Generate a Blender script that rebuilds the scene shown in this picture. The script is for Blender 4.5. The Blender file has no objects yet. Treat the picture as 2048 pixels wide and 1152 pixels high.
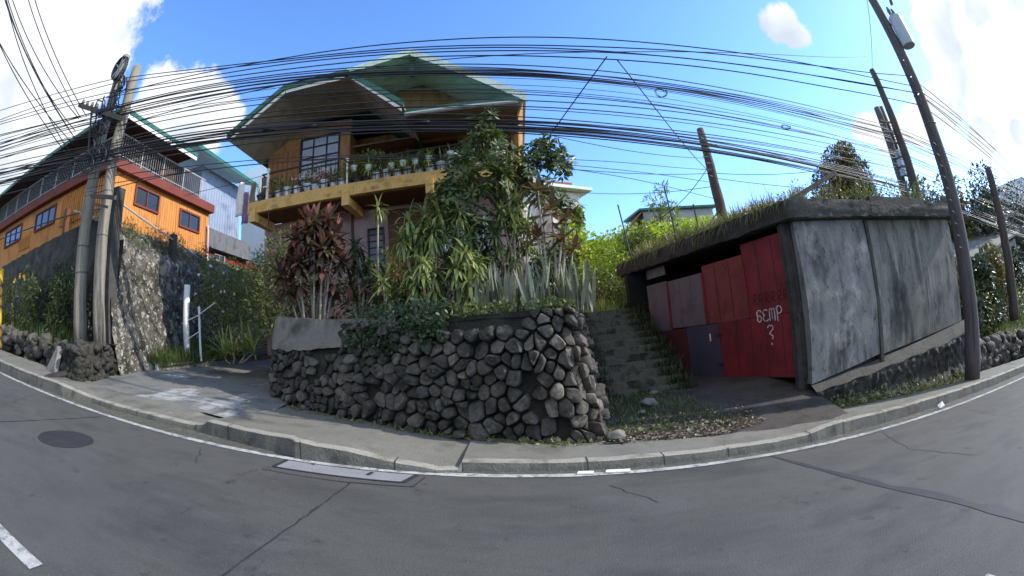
import bpy, math, random
import numpy as np
from mathutils import Vector, Matrix, noise as mnoise
R = math.radians
scene = bpy.context.scene
col = scene.collection

# ------------------------------------------------------------------ camera
CAMZ = 1.45
up_c = Vector((-.098, .988, .118)).normalized()          # gravity seen in camera axes (right, up, forward)
fw_c = Vector((0, 0, 1)); Yc = (fw_c - up_c * fw_c.dot(up_c)).normalized()
Xc = Vector((1, 0, 0)); Xc = (Xc - up_c * Xc.dot(up_c) - Yc * Xc.dot(Yc)).normalized()
def c2w(v): v = Vector(v); return Vector((Xc.dot(v), Yc.dot(v), up_c.dot(v)))
cr, cu, cb = c2w((1, 0, 0)), c2w((0, 1, 0)), c2w((0, 0, -1))
cam = bpy.data.cameras.new('camera'); camo = bpy.data.objects.new('camera', cam); col.objects.link(camo)
camo.matrix_world = Matrix(((cr.x, cu.x, cb.x, 0), (cr.y, cu.y, cb.y, 0), (cr.z, cu.z, cb.z, CAMZ), (0, 0, 0, 1)))
cam.type = 'PANO'
try:
    cam.panorama_type = 'FISHEYE_EQUISOLID'; pc = cam
except Exception:
    pc = cam.cycles
pc.panorama_type = 'FISHEYE_EQUISOLID'
pc.fisheye_lens = 915 / 2048 * 36; pc.fisheye_fov = R(220)
cam.sensor_width = 36; cam.sensor_fit = 'HORIZONTAL'
cam.clip_start = .05; cam.clip_end = 3000
scene.camera = camo

# ------------------------------------------------------------------ light and sky
SUN_AZ, SUN_EL = R(92), R(31)                            # azimuth clockwise from +Y
sdir = Vector((math.sin(SUN_AZ) * math.cos(SUN_EL), math.cos(SUN_AZ) * math.cos(SUN_EL), math.sin(SUN_EL)))
sl = bpy.data.lights.new('sun', 'SUN'); sl.energy = 4.8; sl.angle = R(.5); sl.color = (1, .94, .85)
so = bpy.data.objects.new('sun', sl); col.objects.link(so); so.rotation_euler = sdir.to_track_quat('Z', 'Y').to_euler()
so.location = (20, -5, 30)
scene.view_settings.view_transform = 'Standard'; scene.view_settings.look = 'None'
scene.view_settings.exposure = 0.25; scene.view_settings.gamma = 1
scene.cycles.max_bounces = 6; scene.cycles.transparent_max_bounces = 6
world = bpy.data.worlds.new('World'); scene.world = world; world.use_nodes = True
wt = world.node_tree; wt.nodes.clear()
def wn(t, **k):
    n = wt.nodes.new(t)
    for a, b in k.items(): setattr(n, a, b)
    return n
sky = wn('ShaderNodeTexSky', sky_type='NISHITA', sun_disc=False, sun_elevation=SUN_EL, sun_rotation=SUN_AZ,
         altitude=1400, air_density=1.0, dust_density=1.1, ozone_density=1.6)
WB = (2.7, 3.2, 4.0, 1)
hs = wn('ShaderNodeHueSaturation'); hs.inputs['Saturation'].default_value = 1.06; hs.inputs['Value'].default_value = 1.0
wbm = wn('ShaderNodeMix', data_type='RGBA', blend_type='MULTIPLY'); wbm.inputs['Factor'].default_value = 1; wbm.inputs['B'].default_value = WB
wt.links.new(sky.outputs[0], wbm.inputs['A']); wt.links.new(wbm.outputs['Result'], hs.inputs['Color'])
tc = wn('ShaderNodeTexCoord')
wno = wn('ShaderNodeTexNoise'); wno.inputs['Scale'].default_value = 7; wno.inputs['Detail'].default_value = 12; wno.inputs['Roughness'].default_value = .68
wt.links.new(tc.outputs['Generated'], wno.inputs['Vector'])
def wmath(op, a, b=None, clamp=False):
    n = wn('ShaderNodeMath', operation=op); n.use_clamp = clamp
    for i, v in enumerate((a, b)):
        if v is None: continue
        if isinstance(v, (int, float)): n.inputs[i].default_value = v
        else: wt.links.new(v, n.inputs[i])
    return n.outputs[0]
# cloud lobes: azimuth, elevation, angular radius (deg)
LOBES = [(-68, 38, 11), (-66, 32, 8), (-70, 46, 12), (-79, 38, 18), (-72, 24, 11), (-82, 25, 14), (-62.5, 42, 5), (-61, 36.5, 4.6), (-63.5, 27, 5),
         (-48.5, 31, 4), (-45.5, 31.2, 4), (-42, 30.6, 4), (-38.6, 29.3, 3), (-47, 27, 4), (-52.5, 27, 3), (-42, 27, 4), (-57, 24, 4),
         (44.5, 33, 2.8), (45.8, 31.3, 2.2), (67, 27.5, 3), (65.5, 24, 2.7), (64.5, 21, 2.8), (61.5, 18.5, 3.8), (57.5, 17, 3.2), (53.5, 17, 2.6), (50.5, 18.6, 2.2),
         (74, 26, 2.2), (73.5, 22, 1.6), (81, 24, 3), (66, 13.5, 2.6), (72, 13, 1.6),
         (150, 35, 24), (185, 42, 30), (215, 30, 24), (245, 45, 22), (265, 25, 16)]  # this row: unseen clouds behind the camera, added to brighten neutral ambient light
acc = None
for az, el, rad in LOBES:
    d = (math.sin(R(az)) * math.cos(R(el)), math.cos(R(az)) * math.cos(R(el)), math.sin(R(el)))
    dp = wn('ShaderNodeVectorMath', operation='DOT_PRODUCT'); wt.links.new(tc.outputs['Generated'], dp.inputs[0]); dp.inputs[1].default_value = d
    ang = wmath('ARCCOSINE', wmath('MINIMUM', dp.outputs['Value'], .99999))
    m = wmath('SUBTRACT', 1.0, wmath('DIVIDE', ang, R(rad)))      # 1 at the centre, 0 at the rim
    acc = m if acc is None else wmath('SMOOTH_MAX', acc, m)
for n in wt.nodes:
    if n.bl_idname == 'ShaderNodeMath' and n.operation == 'SMOOTH_MAX': n.inputs[2].default_value = .25
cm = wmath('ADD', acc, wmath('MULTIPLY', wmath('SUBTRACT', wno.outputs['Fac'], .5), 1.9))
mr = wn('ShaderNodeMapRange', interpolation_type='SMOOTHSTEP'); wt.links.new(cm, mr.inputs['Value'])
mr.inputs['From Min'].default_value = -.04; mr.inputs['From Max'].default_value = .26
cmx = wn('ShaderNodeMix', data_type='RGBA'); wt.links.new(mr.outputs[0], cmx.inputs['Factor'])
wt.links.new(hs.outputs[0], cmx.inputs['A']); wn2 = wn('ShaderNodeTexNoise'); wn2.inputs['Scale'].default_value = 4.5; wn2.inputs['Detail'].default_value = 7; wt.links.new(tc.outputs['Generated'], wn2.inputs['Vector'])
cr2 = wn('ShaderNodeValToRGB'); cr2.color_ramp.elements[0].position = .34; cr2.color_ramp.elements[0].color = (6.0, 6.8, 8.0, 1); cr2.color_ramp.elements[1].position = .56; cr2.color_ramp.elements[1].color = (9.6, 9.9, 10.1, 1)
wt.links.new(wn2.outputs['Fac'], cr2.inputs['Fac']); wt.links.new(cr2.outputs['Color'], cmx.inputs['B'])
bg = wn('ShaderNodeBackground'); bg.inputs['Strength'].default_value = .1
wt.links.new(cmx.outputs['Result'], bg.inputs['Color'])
wo = wn('ShaderNodeOutputWorld'); wt.links.new(bg.outputs[0], wo.inputs['Surface'])

# ------------------------------------------------------------------ materials
MATS = {}
def M(name, cols, rough=.8, spec=.3, scale=3, detail=6, stretch=(1, 1, 1), bump=0, bscale=25, island=False, trans=0,
      stains=(), metal=0, fine=.25, fscale=60, nrough=.6, alpha=None):
    if name in MATS: return MATS[name]
    m = bpy.data.materials.new(name); m.use_nodes = True; t = m.node_tree; N = t.nodes; L = t.links
    b = N['Principled BSDF']; out = N['Material Output']
    b.inputs['Roughness'].default_value = rough; b.inputs['Specular IOR Level'].default_value = spec; b.inputs['Metallic'].default_value = metal
    tcn = N.new('ShaderNodeTexCoord')
    def vec(st):
        mp = N.new('ShaderNodeMapping'); mp.inputs['Scale'].default_value = st; L.new(tcn.outputs['Object'], mp.inputs['Vector']); return mp.outputs[0]
    def nz(sc, det, st, rg=.6):
        n = N.new('ShaderNodeTexNoise'); n.inputs['Scale'].default_value = sc; n.inputs['Detail'].default_value = det; n.inputs['Roughness'].default_value = rg
        L.new(vec(st), n.inputs['Vector']); return n.outputs['Fac']
    ramp = N.new('ShaderNodeValToRGB'); e = ramp.color_ramp.elements
    while len(e) < len(cols): e.new(.5)
    lo, hi = (0, 1) if island else (.3, .7)
    for i, c in enumerate(cols):
        e[i].position = lo + (hi - lo) * i / max(1, len(cols) - 1); e[i].color = (*c, 1)
    if island:
        g = N.new('ShaderNodeNewGeometry'); L.new(g.outputs['Random Per Island'], ramp.inputs['Fac'])
    else: L.new(nz(scale, detail, stretch, nrough), ramp.inputs['Fac'])
    cur = ramp.outputs['Color']
    for s in stains:                                        # colour, scale, from, to, stretch
        c, sc, a, bb, st = s[:5]
        mrn = N.new('ShaderNodeMapRange'); mrn.inputs['From Min'].default_value = a; mrn.inputs['From Max'].default_value = bb
        if len(s) > 5 and s[5] == 'vor':
            v = N.new('ShaderNodeTexVoronoi'); v.inputs['Scale'].default_value = sc; v.feature = 'F1'
            nv = N.new('ShaderNodeTexNoise'); nv.inputs['Scale'].default_value = sc * 1.3; L.new(vec(st), nv.inputs['Vector'])
            mxv = N.new('ShaderNodeMix'); mxv.data_type = 'VECTOR'; mxv.inputs['Factor'].default_value = .25; L.new(vec(st), mxv.inputs['A']); L.new(nv.outputs['Color'], mxv.inputs['B'])
            L.new(mxv.outputs['Result'], v.inputs['Vector']); src = v.outputs['Distance']
        else: src = nz(sc, 8, st, .65)
        L.new(src, mrn.inputs['Value'])
        mx = N.new('ShaderNodeMix'); mx.data_type = 'RGBA'; L.new(mrn.outputs[0], mx.inputs['Factor']); L.new(cur, mx.inputs['A']); mx.inputs['B'].default_value = (*c, 1)
        cur = mx.outputs['Result']
    if fine:
        f = nz(fscale, 4, (1, 1, 1)); mrn = N.new('ShaderNodeMapRange'); mrn.inputs['To Min'].default_value = 1 - fine; mrn.inputs['To Max'].default_value = 1 + fine
        mrn.inputs['From Min'].default_value = .3; mrn.inputs['From Max'].default_value = .7
        L.new(f, mrn.inputs['Value']); mx = N.new('ShaderNodeMix'); mx.data_type = 'RGBA'; mx.blend_type = 'MULTIPLY'; mx.inputs['Factor'].default_value = 1
        L.new(cur, mx.inputs['A']); L.new(mrn.outputs[0], mx.inputs['B']); cur = mx.outputs['Result']
    L.new(cur, b.inputs['Base Color'])
    if bump:
        bn = N.new('ShaderNodeBump'); bn.inputs['Strength'].default_value = bump; bn.inputs['Distance'].default_value = .03
        L.new(nz(bscale, 8, stretch), bn.inputs['Height']); L.new(bn.outputs[0], b.inputs['Normal'])
    if trans:
        tr = N.new('ShaderNodeBsdfTranslucent'); mixs = N.new('ShaderNodeMixShader'); mixs.inputs[0].default_value = trans
        hsn = N.new('ShaderNodeHueSaturation'); hsn.inputs['Value'].default_value = 1.6; hsn.inputs['Saturation'].default_value = 1.15; L.new(cur, hsn.inputs['Color']); L.new(hsn.outputs[0], tr.inputs['Color'])
        L.new(b.outputs[0], mixs.inputs[1]); L.new(tr.outputs[0], mixs.inputs[2]); L.new(mixs.outputs[0], out.inputs['Surface'])
    MATS[name] = m; return m
def srgb(r, g, b):
    return tuple((c / 255 / 12.92) if c / 255 < .04045 else ((c / 255 + .055) / 1.055) ** 2.4 for c in (r, g, b))

# ------------------------------------------------------------------ mesh builder
rng = random.Random(7)
class MB:
    def __init__(s): s.v = []; s.f = []
    def add(s, vs, fs):
        o = len(s.v); s.v += [tuple(p) for p in vs]; s.f += [tuple(i + o for i in f) for f in fs]
    def box(s, x0, x1, y0, y1, z0, z1):
        s.add([(x0, y0, z0), (x1, y0, z0), (x1, y1, z0), (x0, y1, z0), (x0, y0, z1), (x1, y0, z1), (x1, y1, z1), (x0, y1, z1)],
              [(0, 3, 2, 1), (4, 5, 6, 7), (0, 1, 5, 4), (1, 2, 6, 5), (2, 3, 7, 6), (3, 0, 4, 7)])
    def prism(s, poly, z0, z1):                             # plan polygon, z0/z1 numbers or lists
        n = len(poly); a = z0 if isinstance(z0, (list, tuple)) else [z0] * n; b = z1 if isinstance(z1, (list, tuple)) else [z1] * n
        s.add([(p[0], p[1], a[i]) for i, p in enumerate(poly)] + [(p[0], p[1], b[i]) for i, p in enumerate(poly)],
              [tuple(range(n - 1, -1, -1)), tuple(range(n, 2 * n))] + [(i, (i + 1) % n, (i + 1) % n + n, i + n) for i in range(n)])
    def slab(s, pts, off):                                  # 3-D polygon thickened by vector off
        n = len(pts); o = Vector(off)
        s.add([Vector(p) for p in pts] + [Vector(p) + o for p in pts],
              [tuple(range(n - 1, -1, -1)), tuple(range(n, 2 * n))] + [(i, (i + 1) % n, (i + 1) % n + n, i + n) for i in range(n)])
    def beam(s, a, b, w, h, upv=(0, 0, 1)):
        a = Vector(a); b = Vector(b); d = (b - a).normalized(); r = d.cross(Vector(upv))
        if r.length < 1e-4: r = d.cross(Vector((1, 0, 0)))
        r.normalize(); u = r.cross(d)
        q = [(-w / 2, -h / 2), (w / 2, -h / 2), (w / 2, h / 2), (-w / 2, h / 2)]
        s.add([p + r * x + u * y for p in (a, b) for x, y in q], [(3, 2, 1, 0), (4, 5, 6, 7), (0, 1, 5, 4), (1, 2, 6, 5), (2, 3, 7, 6), (3, 0, 4, 7)])
    def tube(s, pts, rad, n=8, cap=True):
        pts = [Vector(p) for p in pts]; k = len(pts); rr = rad if isinstance(rad, (list, tuple)) else [rad] * k
        d = (pts[1] - pts[0]).normalized(); r = d.cross(Vector((0, 0, 1)))
        if r.length < 1e-3: r = d.cross(Vector((1, 0, 0)))
        r.normalize(); vs = []
        for i, p in enumerate(pts):
            d = (pts[min(i + 1, k - 1)] - pts[max(i - 1, 0)]).normalized(); r = (r - d * r.dot(d)).normalized(); u = d.cross(r)
            vs += [p + (r * math.cos(2 * math.pi * j / n) + u * math.sin(2 * math.pi * j / n)) * rr[i] for j in range(n)]
        fs = [(i * n + j, i * n + (j + 1) % n, (i + 1) * n + (j + 1) % n, (i + 1) * n + j) for i in range(k - 1) for j in range(n)]
        if cap: fs += [tuple(range(n - 1, -1, -1)), tuple(range((k - 1) * n, k * n))]
        s.add(vs, fs)
    def grid(s, nx, ny, fn):
        s.add([fn(i / nx, j / ny) for j in range(ny + 1) for i in range(nx + 1)],
              [(j * (nx + 1) + i, j * (nx + 1) + i + 1, (j + 1) * (nx + 1) + i + 1, (j + 1) * (nx + 1) + i) for j in range(ny) for i in range(nx)])
    def leaf(s, p, d, L, W, droop=.3, segs=3, r=None, up=(0, 0, 1), tip=.0):
        p = Vector(p); d = Vector(d).normalized(); sd = d.cross(Vector(up))
        if sd.length < 1e-3: sd = d.cross(Vector((1, 0, 0)))
        sd.normalize()
        if r: sd = (sd + r).normalized()
        vs = [p]; st = L / segs
        fs = []
        for i in range(1, segs):
            d = (d + Vector((0, 0, -droop / segs))).normalized(); p = p + d * st; t = i / segs
            w = W * (.5 * math.sin(math.pi * (t ** .75)) + .08)
            vs += [p - sd * w, p + sd * w]
        d = (d + Vector((0, 0, -droop / segs))).normalized(); vs.append(p + d * st)
        fs.append((0, 1, 2)); n = len(vs)
        for i in range(segs - 2): a = 1 + 2 * i; fs.append((a, a + 2, a + 3, a + 1))
        fs.append((n - 3, n - 1, n - 2)); s.add(vs, fs)
    def lf(s, p, d, nrm, L, W):                             # small folded leaf
        sd = d.cross(nrm)
        if sd.length < 1e-4: sd = Vector((1, 0, 0))
        sd = sd.normalized(); m = p + d * L * .45
        s.add([p, m - sd * W * .5 + nrm * W * .12, p + d * L, m + sd * W * .5 + nrm * W * .12], [(0, 2, 1), (0, 3, 2)])
    def blob(s, c, r, seed=0, sub=2, amp=.25, fr=1.2, flat=0):
        V, F = ICO[sub]; c = Vector(c); vs = []
        rr = r if hasattr(r, '__len__') else (r, r, r)
        for v in V:
            k = 1 + amp * mnoise.noise(v * fr + Vector((seed * 7.1, seed * 3.3, seed * 1.7)))
            vs.append(c + Vector((v.x * rr[0], v.y * rr[1], v.z * rr[2])) * k)
        s.add(vs, F)
    def build(s, name, mat, parent=None, smooth=False, loc=None):
        off = Vector((0, 0, 0))
        if parent is not None: off = wloc(parent)
        elif loc is not None: off = Vector(loc)
        elif s.v:
            a = np.array(s.v); off = Vector(((a[:, 0].min() + a[:, 0].max()) / 2, (a[:, 1].min() + a[:, 1].max()) / 2, a[:, 2].min()))
        me = bpy.data.meshes.new(name)
        me.from_pydata([(p[0] - off.x, p[1] - off.y, p[2] - off.z) for p in s.v], [], s.f)
        me.materials.append(mat)
        if smooth: me.polygons.foreach_set('use_smooth', [True] * len(me.polygons))
        me.update()
        o = bpy.data.objects.new(name, me); col.objects.link(o)
        if parent is not None: o.parent = parent
        else: o.location = off
        return o
def wloc(o):
    p = Vector(o.location)
    while o.parent: o = o.parent; p += o.location
    return p
def mkico(sub):
    t = (1 + 5 ** .5) / 2
    V = [Vector(p).normalized() for p in [(-1, t, 0), (1, t, 0), (-1, -t, 0), (1, -t, 0), (0, -1, t), (0, 1, t), (0, -1, -t), (0, 1, -t), (t, 0, -1), (t, 0, 1), (-t, 0, -1), (-t, 0, 1)]]
    F = [(0, 11, 5), (0, 5, 1), (0, 1, 7), (0, 7, 10), (0, 10, 11), (1, 5, 9), (5, 11, 4), (11, 10, 2), (10, 7, 6), (7, 1, 8), (3, 9, 4), (3, 4, 2), (3, 2, 6), (3, 6, 8), (3, 8, 9), (4, 9, 5), (2, 4, 11), (6, 2, 10), (8, 6, 7), (9, 8, 1)]
    for _ in range(sub):
        mid = {}; NF = []
        def md(a, b):
            k = (min(a, b), max(a, b))
            if k not in mid: V.append(((V[a] + V[b]) / 2).normalized()); mid[k] = len(V) - 1
            return mid[k]
        for a, b, c in F:
            ab, bc, ca = md(a, b), md(b, c), md(c, a); NF += [(a, ab, ca), (b, bc, ab), (c, ca, bc), (ab, bc, ca)]
        F = NF
    return V, F
ICO = {i: mkico(i) for i in range(4)}
def tag(o, label=None, cat=None, group=None, kind=None):
    if label: o['label'] = label
    if cat: o['category'] = cat
    if group: o['group'] = group
    if kind: o['kind'] = kind
    return o
def thing(name, label, cat, loc, group=None):
    o = bpy.data.objects.new(name, None); col.objects.link(o); o.location = loc; o.empty_display_size = .2
    return tag(o, label, cat, group)
def dup(o, loc=None, rz=None, sc=None, parent=None):
    c = o.copy(); col.objects.link(c)
    if parent is not None: c.parent = parent
    if loc is not None: c.location = loc
    if rz is not None: c.rotation_euler = (0, 0, rz)
    if sc is not None: c.scale = (sc, sc, sc) if not hasattr(sc, '__len__') else sc
    for ch in o.children: dup(ch, parent=c)
    return c
def rv(a, b, r=None): return (r or rng).uniform(a, b)
def rdir(r, zlo=-1, zhi=1):
    z = r.uniform(zlo, zhi); a = r.uniform(0, 2 * math.pi); k = math.sqrt(max(0, 1 - z * z)); return Vector((k * math.cos(a), k * math.sin(a), z))
def road(x, y): return -.113 * x - .0057 * y

# ------------------------------------------------------------------ shared materials
m_road = M('worn concrete road', [srgb(72, 71, 68), srgb(83, 82, 78), srgb(62, 62, 60)], rough=.8, spec=.25, scale=.9, stretch=(.55, 1.3, 1), bump=.5, bscale=120, fine=.3, fscale=150, detail=10,
           stains=[(srgb(58, 58, 57), .4, .5, .85, (.35, 1.2, 1)), (srgb(90, 89, 86), 1.3, .54, .82, (.7, 1.1, 1)), (srgb(52, 52, 51), 3, .62, .74, (1, 1, 1)), (srgb(104, 103, 100), 22, .64, .74, (1, 1, 1)), (srgb(40, 40, 40), 34, .64, .72, (1, 1, 1)), (srgb(50, 50, 50), 1.1, .64, .72, (1.4, .8, 1))])
m_walk = M('weathered sidewalk concrete', [srgb(101, 99, 91), srgb(114, 111, 102), srgb(85, 84, 76)], scale=1.4, bump=.4, bscale=45, fine=.2,
           stains=[(srgb(82, 84, 68), 1.6, .58, .8, (1, 1, 1)), (srgb(154, 150, 140), 4, .62, .8, (1, 1, 1))])
m_kerb = M('kerb concrete', [srgb(133, 129, 117), srgb(149, 144, 131), srgb(104, 101, 90)], scale=2.5, bump=.4, bscale=50, fine=.25, stains=[(srgb(74, 74, 62), 3, .55, .72, (1, 1, 1))])
m_kface = M('dirty kerb face', [srgb(84, 84, 78), srgb(100, 98, 90), srgb(66, 66, 60)], scale=3, bump=.5, bscale=40, fine=.3)
m_gutter = M('gutter dirt', [srgb(96, 94, 84), srgb(78, 77, 68), srgb(112, 108, 96)], scale=6, bump=.8, bscale=60, fine=.45, fscale=40)
m_paint = M('worn white road paint', [srgb(178, 177, 172), srgb(158, 157, 153)], scale=3, rough=.75, fine=.2, fscale=60, stains=[(srgb(104, 104, 102), 11, .48, .62, (1, 1, 1)), (srgb(120, 119, 116), 1.5, .5, .7, (1, 1, 1))])
m_soil = M('dark garden soil', [(.022, .018, .012), (.04, .032, .02), (.03, .035, .015)], scale=4, bump=.8, bscale=20, fine=.4)
m_moss = M('mossy dark mortar', [(.014, .013, .010), (.03, .028, .021), (.017, .021, .010)], scale=5, bump=1, bscale=25, fine=.4)
m_stone = M('field stones', [srgb(56, 52, 48), srgb(84, 79, 72), srgb(64, 60, 55), srgb(102, 96, 87), srgb(48, 45, 41), srgb(90, 84, 76), srgb(74, 68, 61), srgb(114, 107, 97), srgb(60, 55, 50), srgb(94, 88, 80)], island=True, rough=.8, spec=.3, bump=.6, bscale=14, fine=.35, fscale=22,
            stains=[((.012, .014, .008), 2.2, .48, .66, (1, 1, 1)), (srgb(140, 134, 122), 7, .62, .74, (1, 1, 1)), ((.03, .035, .018), 14, .58, .7, (1, 1, 1))])
m_conc = M('grey concrete', [srgb(103, 100, 93), srgb(121, 117, 110), srgb(80, 78, 71)], scale=2, bump=.4, bscale=30, fine=.25, stains=[(srgb(64, 64, 54), 2.5, .52, .72, (1, 1, .5))])
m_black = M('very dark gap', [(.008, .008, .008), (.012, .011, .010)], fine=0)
m_grassm = M('hill grass soil', [(.05, .06, .015), (.07, .085, .022), (.035, .045, .014)], scale=1.2, bump=1, bscale=12, fine=.4, fscale=15)

# ------------------------------------------------------------------ ground, road, markings
b = MB(); b.add([(x, y, road(x, y) - .25) for x, y in ((-300, -150), (300, -150), (300, 300), (-300, 300))], [(0, 1, 2, 3)])
tag(b.build('ground', m_grassm, loc=(0, 0, 0)), kind='structure')
def lerp(a, b_, t): return a + (b_ - a) * t
def pw(x, tab):
    if x <= tab[0][0]: return tab[0][1]
    for (a, va), (c, vc) in zip(tab, tab[1:]):
        if x <= c: return lerp(va, vc, (x - a) / (c - a))
    return tab[-1][1]
def yl(x): return 4.80 + .045 * x
YK = [(-60, .2), (-9, .17), (-8, .2), (-7.2, .42), (-4.35, .44), (-4.3, .4), (-2.75, .14), (-2.7, .05), (-1.0, .03), (-.78, .1), (-.75, .16), (4, .2), (5, .3), (13, .45), (60, .6)]
HK = [(-60, .22), (-8.3, .22), (-7.9, .2), (-7.3, .10), (-4.45, .10), (-4.28, .2), (-2.72, .22), (-2.0, .18), (-1.1, .06), (-.78, .05), (-.74, .12), (3.7, .12), (4.3, .2), (60, .22)]
def yk(x): return yl(x) + pw(x, YK)
def hk(x): return pw(x, HK)
def yback(x): return pw(x, [(-60, yl(-60) + 1.5), (-10, 6.2), (-9, 6.0), (-8, 5.75), (-4.9, 5.75), (-4.6, 8.2), (-1, 6.6), (1.2, 6.3), (1.35, 5.8), (4.9, 5.8), (5.2, 6.9), (11, 7.2), (60, 9)])
xs = sorted(set([-60 + 2 * i for i in range(21)] + [-20 + .2 * i for i in range(201)] + [20 + 2 * i for i in range(21)] + [-4.32, -4.28, -.78, -.74, -2.72, -2.68]))
b = MB(); n = len(xs); rows = []
b.add([(x, -30, road(x, -30)) for x in xs] + [(x, yl(x) + .9, road(x, yl(x) + .9)) for x in xs], [(i, i + 1, n + i + 1, n + i) for i in range(n - 1)])
tag(b.build('road', m_road, loc=(0, 0, 0)), kind='structure')
def strip(name, mat, prof, x0=-60, x1=60, kind='structure'):
    b = MB(); X = [x for x in xs if x0 <= x <= x1]; k = len(prof(0)); b.add([p for x in X for p in prof(x)], [(i * k + j, (i + 1) * k + j, (i + 1) * k + j + 1, i * k + j + 1) for i in range(len(X) - 1) for j in range(k - 1)])
    return tag(b.build(name, mat, loc=(0, 0, 0)), kind=kind)
def wob(x, a=.012, f=3.0): return a * mnoise.noise(Vector((x * f, 3.3, 7.1))) + a * .6 * mnoise.noise(Vector((x * f * 4, 1.3, 2.1)))
def kprof(x):
    y = yk(x) + wob(x, .02); z = road(x, y); h = hk(x) + wob(x + 50, .01)
    return [(x, y + .014, z + h - .012), (x, y + .03, z + h), (x, y + .15 + wob(x + 9), z + h + .003)]
strip('kerb_top', m_kerb, kprof)
strip('kerb_face', m_kface, lambda x: [(x, yk(x) + wob(x, .02) - .02, road(x, yk(x)) - .05), (x, yk(x) + wob(x, .02), road(x, yk(x)) + hk(x) * .5), (x, yk(x) + wob(x, .02) + .014, road(x, yk(x)) + hk(x) + wob(x + 50, .01) - .012)])
def wprof(x):
    y0 = yk(x) + .15; y1 = yback(x); z0 = road(x, y0) + hk(x) - .003; z1 = road(x, y1) + .16
    return [(x, lerp(y0, y1, t) - (.02 if t == 0 else 0), lerp(z0, z1, t) + .012 * mnoise.noise(Vector((x * 1.5, t * 3, 0)))) for t in (0, .12, .3, .5, .7, .85, 1)]
strip('sidewalk', m_walk, wprof)
strip('gutter', m_gutter, lambda x: [(x, yl(x) + .05 + wob(x, .03, 2), road(x, yl(x)) + .004), (x, yk(x) + .02, road(x, yk(x)) + .012)], -9, 14)
strip('edge_line', m_paint, lambda x: [(x, yl(x) - .06 + wob(x, .012, 2), road(x, yl(x)) + .008), (x, yl(x) + .055 + wob(x + 30, .012, 2), road(x, yl(x)) + .008)])
b = MB()
for k in range(-6, 7):
    x0 = -2.72 - 5.2 * k if k <= 0 else -2.72 - 5.2 * k
    x0 = -2.72 + 5.2 * k - 3.0; b.add([(x, y, road(x, y) + .008) for x, y in ((x0, .80), (x0 + 3, .93), (x0 + 3, 1.06), (x0, .93))], [(0, 1, 2, 3)])
tag(b.build('centre_line', m_paint, loc=(0, 0, 0)), kind='structure')
b = MB()
for k in range(30):
    x = -14.2 + k * 1.05 + .2 * math.sin(k * 2.3); y = yk(x); z = road(x, y); h = hk(x)
    b.add([(x, y - .026, z + .01), (x + .014, y - .026, z + .01), (x + .02, y + .012, z + h), (x + .005, y + .012, z + h), (x + .022, y + .17, z + h + .008), (x + .008, y + .17, z + h + .008)], [(0, 1, 2, 3), (3, 2, 4, 5)])
tag(b.build('kerb_joints', M('dark joint dirt', [srgb(44, 43, 38), srgb(58, 56, 50)], fine=.2), loc=(0, 0, 0)), kind='structure')
m_tar = M('dark tar', [srgb(40, 39, 42), srgb(52, 51, 54)], scale=4, rough=.7, fine=.15)
m_tarl = M('faded tar', [srgb(48, 48, 51), srgb(58, 57, 60)], scale=4, rough=.75, fine=.15)
def sheet(name, mat, poly, dz, label=None, cat=None, kind=None):
    b = MB(); b.add([(x, y, road(x, y) + dz) for x, y in poly], [tuple(range(len(poly)))])
    o = b.build(name, mat); return tag(o, label, cat, kind=kind)
r = random.Random(3)
L_, R_ = [], []
for i in range(26):                                          # ragged tar seam across the road
    t = i / 25; y = lerp(5.0, -1.5, t); w = lerp(.03, .17, min(1, t * 1.4)); xc = lerp(2.95, 3.42, min(1, t * 2.2))
    L_.append((xc - w * .4 + r.uniform(-.015, .015), y)); R_.append((xc + w * (.4 + r.uniform(0, 1.0)), y + r.uniform(-.05, .05)))
sheet('tar_patch', m_tarl, L_ + R_[::-1], .004, 'long ragged dark tar seam crossing the road on the right', 'tar seam')
def crackline(pts, w, seed):
    r = random.Random(seed); A = []; B = []
    for i in range(len(pts) - 1):
        for k in range(14):
            t = k / 14; x = lerp(pts[i][0], pts[i + 1][0], t) + r.uniform(-.008, .008); y = lerp(pts[i][1], pts[i + 1][1], t); ww = w * r.uniform(.35, 1.3)
            A.append((x - ww / 2, y)); B.append((x + ww / 2, y))
    return A + B[::-1]
sheet('road_joint', m_tar, crackline([(-1.77, 4.14), (-1.8, 2.6), (-1.83, .2)], .022, 1), .0042, 'thin cracked slab joint running from the drain frame towards the viewer', 'road joint')
sheet('road_joint', m_tar, crackline([(-6.19, 4.35), (-6.33, 3.24), (-6.5, 1.5)], .03, 2), .0042, 'dark slab joint crossing the road just beyond the round patch', 'road joint')
sheet('manhole_cover', m_tar, [(-5.28 + .43 * math.cos(a / 24 * 2 * math.pi) + r.uniform(-.012, .012), 3.0 + .42 * math.sin(a / 24 * 2 * math.pi)) for a in range(24)], .004,
      'round dark patch like a manhole lid in the road at left', 'manhole')
rc_ = random.Random(19)
for pts in ([(-3.9, 4.3), (-3.5, 3.7)], [(.8, 4.4), (1.1, 3.7)], [(5.2, 4.9), (4.7, 3.8), (5.0, 2.6)], [(-8.4, 4.2), (-7.6, 3.0)], [(7.8, 5.0), (7.2, 3.6), (7.5, 2.4)]):
    P_ = [(x + rc_.uniform(-.1, .1), y) for x, y in pts]; Q_ = []
    for (x0, y0), (x1, y1) in zip(P_, P_[1:]):
        for k in range(9): t = k / 9; Q_.append((lerp(x0, x1, t) + rc_.uniform(-.035, .035), lerp(y0, y1, t)))
    A_ = [(x - .004 - .004 * rc_.random(), y) for x, y in Q_]; B_ = [(x + .004 + .004 * rc_.random(), y) for x, y in Q_]; sheet('road_crack', m_tar, A_ + B_[::-1], .0035, kind='structure')
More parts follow.
